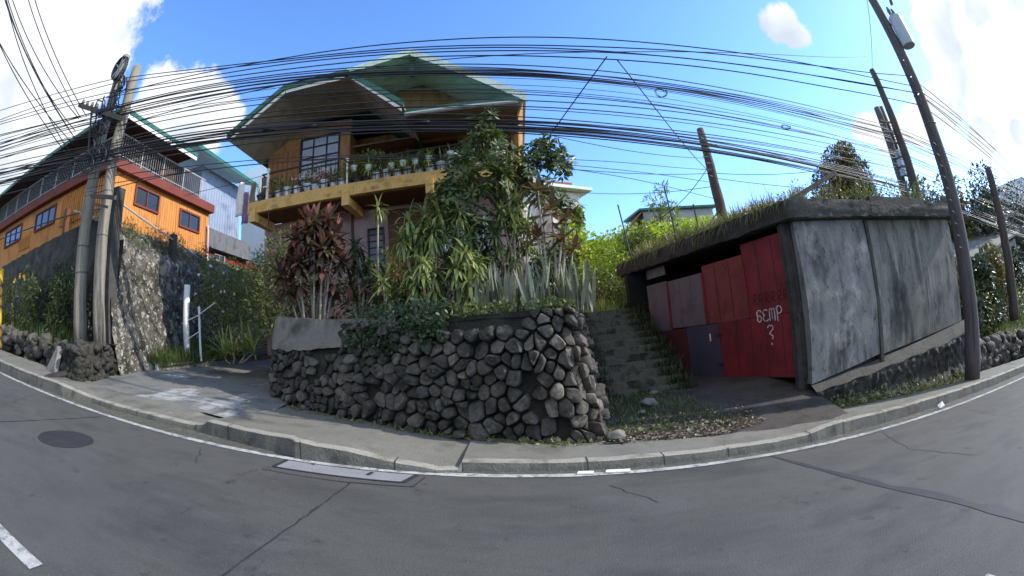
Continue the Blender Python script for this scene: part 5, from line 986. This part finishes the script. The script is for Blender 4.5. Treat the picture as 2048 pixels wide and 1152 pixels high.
plant('dark_shrub', 'dark shrub in the shade under the leafy tree', 'shrub', (-.3, 9.3, 2.0), [((-.8, 9.2, 2.8), .5, 320), ((-.2, 9.2, 3.0), .5, 320), ((.4, 9.2, 2.7), .5, 320), ((.9, 9.1, 2.9), .4, 260)], m_lf_dark, .13, .05, 9, .03)
for i, (x, y, z0, h, lb) in enumerate([(-10.9, 7.15, 1.8, 2.2, 'dark shrub in the shade just left of the twin poles'), (-12.3, 7.3, 1.9, 2.4, 'dark shrub against the dark wall beyond the twin poles'), (-13.8, 7.5, 2.0, 2.0, 'dark low shrub in the middle of the dark wall foot'), (-15.6, 7.6, 2.1, 2.6, 'tall dark shrub behind the yellow flowers')]):
    plant('shade_shrub', lb, 'shrub', (x, y, z0), [((x, y, z0 + h * .55), (.5, .4, h * .4), 420), ((x + .35, y, z0 + h * .3), (.4, .35, h * .3), 260), ((x - .35, y, z0 + h * .75), (.35, .3, h * .25), 200)], m_lf_dark, .15, .05, 160 + i, .03)
for i, (x, y, lb) in enumerate([(-2.3, 9.6, 'dark leafy shrub shading the narrow louvred window'), (-1.4, 9.5, 'dark leafy shrub before the ground floor door'), (-3.1, 9.9, 'dark shrub under the lone slender dracaena'), (.9, 9.6, 'dark shrub at the house corner behind the tall thin ti plants')]):
    plant('shade_shrub', lb, 'shrub', (x, y, 2.0), [((x, y, 2.8), (.5, .4, .6), 480), ((x + .3, y, 3.3), (.4, .35, .45), 320), ((x - .3, y, 2.5), (.4, .35, .4), 260)], m_lf_dark if i % 2 else m_lf_mid, .14, .045, 170 + i, .03)
# feathery palm by the dark red wall
pt = thing('young_palm', 'young feathery palm in front of the dark red wall between the houses', 'palm', (-7.0, 12.3, 2.0)); r = random.Random(8)
b = MB(); b.tube([(-7.0, 12.3, 1.8), (-7.05, 12.3, 3.2), (-7.0, 12.3, 4.35)], [.06, .05, .04], 7); b.build('trunk', m_bark, pt, smooth=True)
for i in range(8):
    a = i * .8 + .3; b = MB(); p = Vector((-7.0, 12.3, 4.3)); d = Vector((math.cos(a) * .7, math.sin(a) * .7, .75)).normalized(); sp = [p]
    for q in range(12):
        d = (d + Vector((0, 0, -.13))).normalized(); p = p + d * .095; sp.append(p)
        for sgn in (-1, 1):
            sdv = d.cross(Vector((0, 0, 1))).normalized() * sgn; b.leaf(p, (sdv + d * .8 + Vector((0, 0, -.1))), .3 * math.sin(.35 + q * .22) + .05, .022, .5, 3)
    b.tube(sp, .008, 4); b.build('frond', leafmat('palm fronds', [(.10, .12, .035), (.14, .16, .05), (.07, .09, .025)], .3), pt)
# ivy hanging over the wall
b = MB(); r = random.Random(12)
for i in range(4200):
    s = r.uniform(5.2, 9.2); t = 1.06 - (r.random() ** 1.2) * (.16 + .22 * max(0, math.sin((s - 5.2) * .8))) * r.uniform(.5, 1.0); p, nn, q_ = wallpt(s, min(t, 1.0), .02 + .12 * r.random())
    if q_.x < -2.75 or q_.x > -1.0: continue
    p.z += max(0, t - 1) * 2 + r.uniform(0, .12)
    if t > .97: p -= nn * r.uniform(-.05, .5); p.z += r.uniform(0, .16)
    b.lf(p, (nn * .5 + Vector((0, 0, -.6)) + rdir(r) * .8).normalized(), (nn + Vector((0, 0, .6)) + rdir(r) * .5).normalized(), r.uniform(.045, .085), r.uniform(.04, .07))
tag(b.build('ivy', m_ivy), 'dark green ivy mat spilling over the top of the stone wall', 'ivy')
b = MB()
for i in range(900):
    s = r.uniform(8.0, 11.6); p, nn, _ = wallpt(s, 1.0, .03); p += Vector((-nn.x, -nn.y, 0)) * r.uniform(0, .4) + Vector((0, 0, r.uniform(-.04, .16))); b.lf(p, (rdir(r, -.2, 1)), rdir(r, 0, 1), r.uniform(.05, .1), r.uniform(.03, .06))
tag(b.build('creeping_weeds', m_lf_mid), 'short weeds creeping along the top of the stone wall below the snake plants', 'weeds', kind='stuff')
# weeds at the foot of the wall
b = MB()
for i in range(700):
    s = r.uniform(2.6, 11.4); p, nn, q = wallpt(s, 0, .02); z = road(q.x, q.y) + .16; p = Vector((q.x + nn.x * (.08 + abs(r.gauss(0, .07))), q.y + nn.y * (.08 + abs(r.gauss(0, .07))), z)); b.lf(p, (rdir(r, .1, 1) + nn * .4).normalized(), rdir(r, 0, 1), r.uniform(.04, .11), r.uniform(.015, .04))
tag(b.build('weeds', m_lf_mid), 'small weeds and dead leaves along the foot of the stone wall', 'weeds', kind='stuff')
# grass
def grass(name, region, n, L, mat, label, seed, W=.014):
    r = random.Random(seed); b = MB(); k = 0
    while k < n:
        p = region(r)
        if p is None: continue
        k += 1; a = r.uniform(0, 6.28); e = R(r.uniform(50, 88)); l = L * r.uniform(.5, 1.3); b.leaf((p[0], p[1], p[2] - .03), (math.cos(a) * math.cos(e), math.sin(a) * math.cos(e), math.sin(e)), l, W, r.uniform(.2, 1.2), 3)
    return tag(b.build(name, mat), label, 'grass', kind='stuff')
def rg_hill(r):
    x = r.uniform(1.2, 7.5); y = r.uniform(9.5, 20)
    if x > 4.55 and y < 12.6: return None
    if 1.55 < x < 4.65 and y < 12.3: return None
    return (x, y, hill(x, y))
grass('hill_grass', rg_hill, 22000, .42, m_grassb, 'long yellowish green grass on the slope above the steps', 1, .018)
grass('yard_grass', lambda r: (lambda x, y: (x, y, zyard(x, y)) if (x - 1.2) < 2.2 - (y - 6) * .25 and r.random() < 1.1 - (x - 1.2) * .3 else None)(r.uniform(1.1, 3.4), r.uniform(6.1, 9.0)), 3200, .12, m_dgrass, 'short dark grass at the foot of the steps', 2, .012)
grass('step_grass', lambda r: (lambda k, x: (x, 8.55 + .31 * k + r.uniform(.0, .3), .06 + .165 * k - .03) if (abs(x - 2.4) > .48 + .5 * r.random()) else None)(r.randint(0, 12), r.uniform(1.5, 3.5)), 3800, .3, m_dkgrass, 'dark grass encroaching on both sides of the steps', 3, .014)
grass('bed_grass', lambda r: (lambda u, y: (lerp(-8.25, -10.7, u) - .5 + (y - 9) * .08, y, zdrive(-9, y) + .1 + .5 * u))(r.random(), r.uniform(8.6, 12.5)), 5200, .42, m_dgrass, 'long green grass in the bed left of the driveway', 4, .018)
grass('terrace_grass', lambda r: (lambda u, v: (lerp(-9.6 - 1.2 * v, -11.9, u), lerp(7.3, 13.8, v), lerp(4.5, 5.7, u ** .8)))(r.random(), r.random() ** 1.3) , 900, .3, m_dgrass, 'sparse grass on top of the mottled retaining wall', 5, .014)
grass('roof_grass', lambda r: (lambda u, q: (lerp(3.3, 5.2, 1 - u) + .25 * q, lerp(12.6, 6.9, 1 - u), 3.34) if mnoise.noise(Vector((u * 7, q * .9, 2))) > .02 else None)(r.random(), r.random() ** 1.1 * 4), 3400, .42, leafmat('dry roof grass', [(0.156, 0.156, 0.046), (0.208, 0.195, 0.065), (0.104, 0.111, 0.033), (0.260, 0.221, 0.104)], .3), 'shaggy dry grass growing along the garage roof edge', 6, .014)
b = MB(); rr_ = random.Random(66)
for i in range(620):
    u = rr_.random()
    if mnoise.noise(Vector((u * 9, 4, 4))) < -.12: continue
    x = lerp(3.15, 5.05, u); y = lerp(12.8, 6.75, u); a = math.pi + .3 + rr_.uniform(-.8, .8); e = R(rr_.uniform(-5, 60)); b.leaf((x + rr_.uniform(-.02, .12), y, 3.36), (math.cos(a) * math.cos(e), math.sin(a) * math.cos(e), math.sin(e)), rr_.uniform(.15, .5), .013, rr_.uniform(1, 2.6), 4)
tag(b.build('hanging_grass', MATS['dry roof grass']), 'dry grass hanging over the garage slab edge above the gate', 'grass', kind='stuff')
grass('bank_grass', lambda r: (lambda x, y: (x, y, hill(x, y)))(r.uniform(12.2, 30), r.uniform(8.7, 15)), 6000, .55, m_dgrass, 'rank dark grass on the right hand bank', 7, .03)
grass('left_bank_grass', lambda r: (lambda x, y: (x, y, road(x, 6) + .4 + .5 * (y - 6.2) / 2.1))(r.uniform(-20, -10.6), r.uniform(6.3, 8.0)), 3000, .6, m_dgrass, 'long grass below the dark retaining wall at far left', 8, .022)
for i, (x, y, lb) in enumerate([(-10.3, 8.3, 'dry bushy weed at the near end of the mottled wall top'), (-11.0, 10.4, 'reddish dry weed between the two concrete posts'), (-11.2, 11.6, 'green weed beside the short concrete post'), (-11.4, 13.6, 'leafy weed at the far end below the orange wall')]):
    z = lerp(4.6, 5.7, min(1, max(0, (-9.7 - x) / 2.2))); plant('wall_weed', lb, 'weed', (x, y, z), [((x, y, z + .25), (.35, .4, .25), 200), ((x + .2, y + .2, z + .1), (.3, .3, .2), 130)], [m_lf_olive, m_lf_red, m_lf_mid, m_lf_dark][i], .12, .03, 130 + i, .012)
# sunny vines on the hill
b = MB(); r = random.Random(31); cs = []
for i in range(115):
    x = r.uniform(2.2, 11.5); y = r.uniform(15.2, 20.5); cs.append(((x, y, hill(x, y) + r.uniform(.15, .95)), (r.uniform(.4, .8), r.uniform(.4, .7), r.uniform(.3, .6)), 150))
clusters(b, cs, .15, .13, r, up=.2, shell=.25); tag(b.build('vine_cover', m_lf_bright), 'sunlit yellow green vines covering the slope below the white and grey houses', 'vines', kind='stuff')
for i, (x, y, h, mt, lb) in enumerate([(2.6, 13.6, 1.2, m_lf_mid, 'leafy bush at the top of the steps'), (3.4, 14.6, 1.5, m_lf_bright, 'bright bush above the steps right of the tall ti plants'), (4.6, 15.4, 1.3, m_lf_mid, 'bush on the slope below the grey house left of the iron bars'), (6.0, 15.2, 1.2, m_lf_olive, 'olive bush on the slope behind the iron bars')]):
    z = hill(x, y); plant('slope_bush', lb, 'bush', (x, y, z), [((x, y, z + h * .6), (.55, .45, h * .45), 420), ((x + .4, y, z + h * .4), (.4, .4, h * .4), 260), ((x - .4, y, z + h * .35), (.4, .4, h * .35), 260)], mt, .13, .06, 140 + i, .03)
b = MB()
for i in range(800):
    z = r.uniform(5.2, 7.3); x = r.uniform(2.5, 3.6) if r.random() < .6 * (z < 6.6) + .2 else r.uniform(3.3, 3.6); y = 18.9 + (x - .2) * .448 - r.uniform(.03, .2); b.lf(Vector((x, y, z)), rdir(r), rdir(r), .14, .12)
tag(b.build('climbing_vine', m_lf_bright), 'bright climbing vine on the corner of the whitewashed house', 'vine')
plant('small_tree', 'young feathery tree in front of the grey house', 'tree', (6.6, 18, 4.6), [((6.4, 18, 6.7), (.5, .4, .35), 150), ((7.0, 18, 6.2), (.5, .4, .4), 200), ((6.5, 17.9, 5.7), (.45, .4, .4), 180), ((6.9, 18, 7.3), (.35, .3, .2), 60)], m_lf_drac, .28, .06, 14, .04, part=('crown', 'trunk'))
plant('olive_tree', 'round olive brown tree above the garage roof with bare twigs on its right', 'tree', (12.4, 12.3, 3.4), [((11.52, 12.2, 5.30), 0.90, 2430), ((12.34, 12.2, 6.08), 0.90, 2700), ((13.15, 12.4, 5.74), 0.84, 2430), ((11.93, 12.0, 4.62), 0.96, 2160), ((13.55, 12.6, 4.85), 0.90, 2160), ((10.99, 12.1, 4.40), 0.72, 1350), ((12.61, 12.1, 6.58), 0.48, 702)], m_lf_olive, .14, .07, 15, .12, part=('crown', 'trunk'))
tw = thing('bare_shrub', 'wispy bare twigs standing beside the olive tree', 'shrub', (14, 12.6, 4.5)); b = MB(); r = random.Random(41)
for i in range(46):
    p = Vector((13.2 + r.uniform(-.3, 1.6), 12.6, 4.4)); d = Vector((r.uniform(-.35, .35), 0, 1)).normalized(); l = r.uniform(1.0, 2.5); b.tube([p, p + d * l * .5 + Vector((r.uniform(-.1, .1), 0, 0)), p + d * l], [.014, .009, .004], 4)
b.build('twigs', m_bark, tw)
plant('wispy_shrub', 'wispy pale shrub on the garage roof behind the mossy pole', 'shrub', (9.8, 13.6, 3.3), [((9.3, 13.4, 4.6), (.5, .4, .5), 330), ((10.0, 13.6, 4.9), (.5, .4, .5), 330), ((10.6, 13.4, 4.5), (.5, .4, .5), 300), ((8.7, 13.2, 4.2), (.5, .4, .4), 260)], leafmat('pale wispy leaves', [(0.180, 0.195, 0.068), (0.240, 0.240, 0.090), (0.135, 0.150, 0.045)], .3), .12, .025, 16, .03)
b = MB(); r = random.Random(42)
for i in range(60):
    p = Vector((r.uniform(8.6, 11), 13.6, 4.2)); d = Vector((r.uniform(-.3, .3), r.uniform(-.2, .2), 1)).normalized(); l = r.uniform(.8, 2.1); b.tube([p, p + d * l], [.007, .003], 4)
tag(b.build('dry_stalks', m_cane), 'thin dry grass stalks rising from the wispy pale shrub', 'stalks', kind='stuff')
pg = thing('pampas_grass', 'white plumed grass beside the mossy middle pole', 'pampas grass', (9.0, 14.6, 4.2)); 
for i in range(4): b = MB(); x = 8.85 + i * .12; b.tube([(x, 14.6, 4.0), (x + .02, 14.6, 4.9), (x + .05, 14.6, 5.5 - .1 * i)], [.01, .07, .01], 6); b.build('plume', m_flw, pg)
roofw = [(5.9, 7.6), (6.8, 7.4), (7.8, 7.3), (9.0, 7.4), (10.3, 7.5), (6.3, 8.6), (8.4, 8.8), (10.8, 9), (7.2, 10), (9.6, 10.6), (5.2, 10.5), (5.6, 9.2)]
for i, (x, y) in enumerate(roofw):
    plant('roof_weed', 'scruffy weed clump growing on the flat garage roof', 'weed', (x, y, 3.3), [((x, y, 3.55), (.45, .4, .3), 240), ((x + .3, y + .1, 3.75), (.3, .3, .3), 140)], m_lf_olive if i % 2 else m_lf_mid, .10, .03, 50 + i, .012, group='weeds on the garage roof')
for i, (x, y, z, h, rr, lb) in enumerate([(14.5, 8.7, .2, 2.4, .8, 'dark bush on the bank just right of the transformer pole'), (16.5, 9.3, .3, 2.2, .9, 'dark bush in the middle of the right hand bank'), (19.5, 10, .4, 2.0, 1.0, 'dark bush on the bank behind the distant dark pole'), (23, 10.5, .4, 2.2, 1.2, 'dark bush at the far right end of the bank'), (13.3, 9.3, .3, 3.0, .7, 'tall dark shrub directly behind the transformer pole')]):
    z = hill(x, y); plant('bank_bush', lb, 'bush', (x, y, z), [((x, y, z + h * .5), (rr, rr * .8, h * .45), 600), ((x + rr * .6, y, z + h * .35), (rr * .7, rr * .6, h * .35), 400), ((x - rr * .6, y, z + h * .6), (rr * .6, rr * .6, h * .35), 380)], m_lf_mid if i % 2 else m_lf_dark, .16, .07, 70 + i, .05)
for i, (x, y, z, s, lb) in enumerate([(24, 14.5, 4.8, 2.0, 'dark distant tree between the two right hand poles'), (27.5, 13.5, 5.0, 2.2, 'dark distant tree left of the stepped pale building'), (22, 16, 5.0, 1.9, 'dark distant tree behind the thick transformer pole'), (33, 13.2, 4.0, 2.4, 'dark distant tree below the stepped pale building'), (19.5, 15.5, 4.6, 1.0, 'small dark tree beside the double pole'), (17.2, 9.6, 0, 1.1, 'dark tree in front of the low pale roof on the right bank'), (21.5, 11, 0, 1.3, 'dark tree hiding the wall of the low pale roofed house'), (27, 12.2, 0, 1.4, 'dark tree at the far end of the low pale roof'), (15.2, 10.2, 0, 1.0, 'dark tree between the transformer pole and the low pale roof')]):
    plant('hill_tree', lb, 'tree', (x, y, hill(x, y)), [((x + a * s, y + q * s, (z or hill(x, y) + 1.5 * s) + c * s), .62 * s, 620) for a, q, c in ((0, 0, 0), (.6, .1, -.2), (-.6, 0, -.1), (.2, 0, .6), (-.2, .2, -.6), (.5, 0, -.8))], m_lf_dark if i % 2 else m_lf_olive, .28, .15, 80 + i, .12, part=('crown', 'trunk'))
sb = thing('stepped_building', 'pale grey stepped building on the far hill at right', 'building', (62, 24, 4))
m_far = M('distant pale wall', [srgb(170, 176, 186), srgb(190, 194, 202), srgb(146, 152, 162)], scale=.3, fine=.1)
for x0, x1, z1 in ((50, 54, 9.2), (54.2, 58, 10.0), (58.2, 66, 10.8)):
    b = MB(); b.box(x0, x1, 21, 27, 2, z1); w = b.build('block', m_far, sb)
    for q in range(3):
        for f in range(3): b = MB(); xx = lerp(x0, x1, .15 + .3 * q); b.box(xx, xx + .7, 20.94, 21, z1 - 1.6 - f * 2, z1 - .6 - f * 2); b.build('window', m_dglass, w)
for i, (x, y, w_, h, cc) in enumerate([(40, 17.5, 4, 5.2, 0), (46, 19, 5, 6.0, 1), (36, 19.5, 4, 6.4, 1), (52, 17, 6, 5.0, 0), (58, 19.5, 5, 6.2, 1)]):
    t = thing('hill_house', ['nearest grey box house on the far right hillside', 'pale box house second along the far right hillside', 'tallest narrow pale house behind the dark distant trees', 'wide grey house low on the far right hillside', 'pale house at the foot of the stepped building'][i], 'house', (x, y, 0)); z = hill(x, y) - 1
    b = MB(); b.box(x - w_ / 2, x + w_ / 2, y, y + 4, z - 4, z + h); b.build('wall', m_far if cc else m_gplast, t); b = MB(); b.slab([(x - w_ / 2 - .3, y - .4, z + h), (x + w_ / 2 + .3, y - .4, z + h), (x + w_ / 2 + .3, y + 4, z + h + .7), (x - w_ / 2 - .3, y + 4, z + h + .7)], (0, 0, .15)); b.build('roof', m_brn if cc else m_groof, t)
    for q in range(2): b = MB(); b.box(x - w_ * .3 + q * w_ * .4, x - w_ * .3 + q * w_ * .4 + .8, y - .05, y, z + h - 1.8, z + h - .7); b.build('window', m_dglass, t)
lr = thing('low_house', 'low house with a broad pale roof beyond the right hand bank', 'house', (24, 11, 2)); b = MB(); b.slab([(18.5, 11.2, 1.7), (30, 12.0, 3.2), (30, 16, 4.4), (18.5, 15.4, 3.2)], (0, 0, .12)); b.build('roof', M('pale sheet roof', [srgb(104, 108, 106), srgb(120, 124, 120)], scale=.5, fine=.08), lr); b = MB(); b.prism([(19, 11.6), (29.5, 12.4), (29.5, 15.6), (19, 15)], -1.5, [1.6, 2.9, 3.8, 2.8]); b.build('wall', m_gplast, lr)
# yellow flowers and shrubs at far left
for i, (x, y, lb) in enumerate([(-14.5, 6.9, 'yellow flowered plant at the far left edge below the dark wall'), (-12.6, 7.2, 'broad leaved weed with pale blades below the dark wall'), (-16.8, 6.9, 'dark leafy plant at the extreme left edge')]):
    z = road(x, y) + .6; t = plant('flowering_plant', lb, 'plant', (x, y, z), [((x, y, z + .7), (.5, .4, .6), 350), ((x + .3, y, z + 1.4), (.4, .35, .5), 250), ((x - .4, y, z + .4), (.4, .4, .4), 220)], m_lf_mid, .16, .06, 90 + i, .025)
    if i == 0:
        for q in range(3):
            p = Vector((x - .3 + .45 * q, y - .45, z + 1.7 + .12 * (q % 2))); b = MB(); rr = random.Random(q)
            for k in range(10): b.lf(p, rdir(rr), rdir(rr), .12, .08)
            b.build('flower', m_fly, t)
b = MB(); r = random.Random(62)
for i in range(1300):
    x = r.uniform(5.3, 11.6); y = 6.6 + .03 * (x - 5) - abs(r.gauss(0, .1)); p = Vector((x, y, road(x, y) + .15 + (r.random() ** 3) * .25)); b.lf(p, rdir(r, .0, 1), rdir(r, 0, 1), r.uniform(.05, .13), r.uniform(.02, .05))
tag(b.build('weeds', m_lf_mid), 'weeds and leaf litter along the foot of the garage foundation', 'weeds', kind='stuff')
# hanging wall weeds on the dark face
b = MB(); r = random.Random(61)
for i in range(500): u = r.uniform(-11.5, -19); b.leaf((u, 7.35 + .35 * r.random(), r.uniform(2.2, 4.6)), (r.uniform(-.4, .4), -.8, .3), r.uniform(.2, .5), .03, 1.3, 3)
tag(b.build('wall_weeds', m_lf_dark), 'hanging weeds rooted in the dark left retaining wall', 'weeds', kind='stuff')
# fallen leaves and litter in the yard
b = MB(); r = random.Random(71); k = 0
while k < 1500:
    x = r.uniform(1.0, 3.6); y = 5.75 + abs(r.gauss(0, .45)) + max(0, x - 2.6) * .3
    if y > 8 or (x - 1) * .55 + r.random() > 2.0: continue
    k += 1; p = Vector((x, y, zyard(x, y) + r.uniform(.005, .03))); b.lf(p, rdir(r, -.1, .3), rdir(r, .6, 1), r.uniform(.04, .085), r.uniform(.02, .045))
tag(b.build('fallen_leaves', M('dead leaves', [(.10, .075, .045), (.20, .16, .11), (.30, .26, .20), (.06, .045, .03), (.16, .09, .05)], island=True, fine=.2)), 'pale dead leaves and litter scattered between the stone wall and the yard', 'leaves', kind='stuff')
r = random.Random(77)
for i, (x, y, s, lb) in enumerate([(2.15, 7.6, .16, 'largest pale stone lying in the grass below the steps'), (1.9, 7.2, .07, 'small pale stone left of the largest one below the steps'), (2.5, 8.5, .09, 'pale stone on the lowest step'), (1.18, 5.95, .14, 'squarish stone at the right foot of the stone wall')]):
    b = MB(); b.blob((x, y, zyard(x, y) + s * .35), (s, s * .8, s * .55), seed=i, amp=.4); tag(b.build('loose_stone', m_conc, None, smooth=False), lb, 'stone')
b = MB(); b.add([(7.4, 5.24, road(7.4, 5.24) + .03), (7.56, 5.22, road(7.5, 5.24) + .05), (7.6, 5.33, road(7.5, 5.24) + .12), (7.45, 5.36, road(7.4, 5.24) + .06)], [(0, 1, 2, 3)]); o = tag(b.build('paper_scrap', m_white), 'white paper scrap lying in the gutter at right', 'litter'); 
for i, (x0, x1, lb) in enumerate([(.5, .68, 'left of two bright loose flakes of line paint by the kerb'), (.82, 1.1, 'right of two bright loose flakes of line paint by the kerb')]):
    b = MB(); y = yl(x0) + .03; b.slab([(x0, y - .03, road(x0, y) + .012), (x1, y - .05, road(x1, y) + .012), (x1 + .02, y + .05, road(x1, y) + .012), (x0 + .03, y + .05, road(x0, y) + .012)], (0, 0, .012)); tag(b.build('paint_flake', m_white), lb, 'paint flake')

# ------------------------------------------------------------------ potted plants on the balcony
m_tin = M('whitish tin pots', [srgb(206, 206, 206), srgb(188, 190, 194), srgb(216, 212, 206)], scale=6, rough=.5, spec=.5, fine=.12, stains=[(srgb(120, 104, 88), 8, .6, .75, (1, 1, 1))])
m_clay = M('dark plastic pot', [srgb(62, 58, 58), srgb(80, 74, 72)], scale=6, fine=.12)
def potmesh(b, c, r0, r1, h):
    c = Vector(c); n = 14; prof = [(r0 * .02, 0), (r0, 0), (r1 * .97, h * .85), (r1 * 1.08, h * .86), (r1 * 1.08, h), (r1 * .95, h), (r1 * .92, h * .88), (.001, h * .87)]
    vs = [c + Vector((q * math.cos(6.283 * j / n), q * math.sin(6.283 * j / n), z)) for q, z in prof for j in range(n)]; b.add(vs, [(i * n + j, i * n + (j + 1) % n, (i + 1) * n + (j + 1) % n, (i + 1) * n + j) for i in range(len(prof) - 1) for j in range(n)])
r = random.Random(88)
ORD = ['first', 'second', 'third', 'fourth', 'fifth', 'sixth', 'seventh', 'eighth', 'ninth', 'tenth', 'eleventh', 'twelfth', 'thirteenth', 'fourteenth', 'fifteenth', 'sixteenth', 'seventeenth', 'eighteenth', 'nineteenth', 'twentieth', 'twenty first', 'twenty second']
KN = ['leafy', 'pink flowered', 'twiggy', 'bushy', 'spiky']
PX = [-6.75, -6.15, -5.85, -5.55, -5.2, -4.95, -4.7, -4.42, -4.16, -3.72, -3.48, -3.2, -2.9, -2.62, -2.36, -2.06, -1.76, -1.48, -1.2, -.9, -.6]
KD = [2, 2, 2, 1, 1, 1, 1, 2, 0, 3, 3, 3, 0, 4, 2, 2, 4, 2, 2, 3, 3]
for i, x in enumerate(PX):
    kd = KD[i]; dark = i in (0, 9, 10); t = thing('potted_plant', '%s plant in a %s pot, %s from the left along the balcony ledge' % (KN[kd], 'dark' if dark else 'whitish tin', ORD[i]), 'potted plant', (x, 10.68, 5.8), 'pots along the balcony ledge')
    b = MB(); h = r.uniform(.16, .3); potmesh(b, (x, 10.68, 5.802), r.uniform(.07, .11), r.uniform(.095, .145), h); b.build('pot', m_clay if dark else m_tin, t, smooth=False)
    b = MB(); z = 5.8 + h
    if kd in (0, 3): clusters(b, [((x, 10.68, z + (.2 if kd == 0 else .34)), (.17, .12, .2) if kd == 0 else (.24, .16, .36), 110 if kd == 0 else 260)], .1, .045, r)
    elif kd == 1:
        clusters(b, [((x, 10.68, z + .14), (.13, .1, .14), 70)], .07, .03, r)
    elif kd == 2:
        for q in range(26): a = r.uniform(0, 6.28); e = R(r.uniform(30, 88)); b.leaf((x, 10.68, z - .03), (math.cos(a) * math.cos(e), math.sin(a) * math.cos(e) * .5, math.sin(e)), r.uniform(.2, .55), .035, .7, 3)
    else: rosette(b, (x, 10.68, z + .16), 34, .38, .03, r, -20, 85, .8)
    b.build('foliage', m_lf_drac if (i * 7) % 3 else m_lf_mid, t)
    if kd == 1:
        b = MB()
        for q in range(26): p = Vector((x + r.uniform(-.12, .12), 10.62 + r.uniform(-.08, .08), z + r.uniform(.14, .32))); b.lf(p, rdir(r), rdir(r), .06, .055)
        b.build('flowers', m_flp, t)
for i in range(11):
    x = -6.4 + i * .56 + r.uniform(-.1, .1); t = thing('potted_plant', 'dark potted plant, %s from the left in the back row on the balcony' % ORD[i], 'potted plant', (x, 11.05, 5.8), 'back row of pots on the balcony')
    b = MB(); potmesh(b, (x, 11.05, 5.802), .1, .13, .26); b.build('pot', m_clay, t)
    b = MB()
    if i % 2: rosette(b, (x, 11.05, 6.3), 40, .42, .035, r, -40, 85, .9)
    else: clusters(b, [((x, 11.05, 6.4), (.25, .2, .32), 260)], .1, .045, r)
    b.tube([(x, 11.05, 6.0), (x, 11.05, 6.3)], .015, 5); b.build('foliage', m_lf_drac if i % 3 else m_lf_mid, t)
for i, (x, z) in enumerate([(-2.72, 6.0), (-2.42, 6.02), (-2.1, 6.02), (-1.75, 6.05), (-1.2, 6.1), (-3.35, 6.05), (-3.75, 6.1)]):
    t = thing('hanging_pot', 'small pale pot with trailing blades hung on the balcony rail, %s from the right' % ORD[[3, 2, 1, 0, -1, 4, 5][i] + 1], 'hanging pot', (x, 10.48, z), 'pots hung on the balcony rail'); b = MB(); potmesh(b, (x, 10.46, z), .06, .085, .15); b.build('pot', m_tin, t)
    b = MB(); b.tube([(x - .07, 10.46, z + .14), (x, 10.5, 6.44), (x + .07, 10.46, z + .14)], .006, 4); b.build('hanger', m_steel, t)
    b = MB(); rosette(b, (x, 10.46, z + .16), 26, .3, .03, r, -60, 75, 1.1); b.build('foliage', m_lf_bright if i % 2 else m_lf_drac, t)
# washing on the line between the houses
for i, (x, z0, z1, mt, lb) in enumerate([(-8.75, 6.2, 7.4, m_flw, 'white shirt hanging on the line left of the balcony'), (-8.5, 5.9, 7.0, M('mauve cloth', [srgb(150, 120, 150), srgb(120, 94, 124)], scale=5, fine=.1), 'mauve cloth hanging on the line left of the balcony'), (-8.2, 6.3, 7.3, m_dsoff, 'brownish cloth hanging on the line left of the balcony')]):
    b = MB(); b.grid(6, 12, lambda u, v: (x + .34 * (u - .5) * (.75 + .25 * v) + .02 * math.sin(v * 9), 12.4 + .05 * math.sin(u * 9 + i), lerp(z1, z0, v))); o = b.build('laundry', mt, None, smooth=True); so_ = o.modifiers.new('thickness', 'SOLIDIFY'); so_.thickness = .012; tag(o, lb, 'laundry')
b = MB(); b.tube([(-11.6, 12.4, 7.5), (-9, 12.4, 7.42), (-7.2, 12.4, 7.5)], .01, 4); tag(b.build('clothes_line', m_steel), 'thin clothes line stretched between the two houses', 'clothes line')
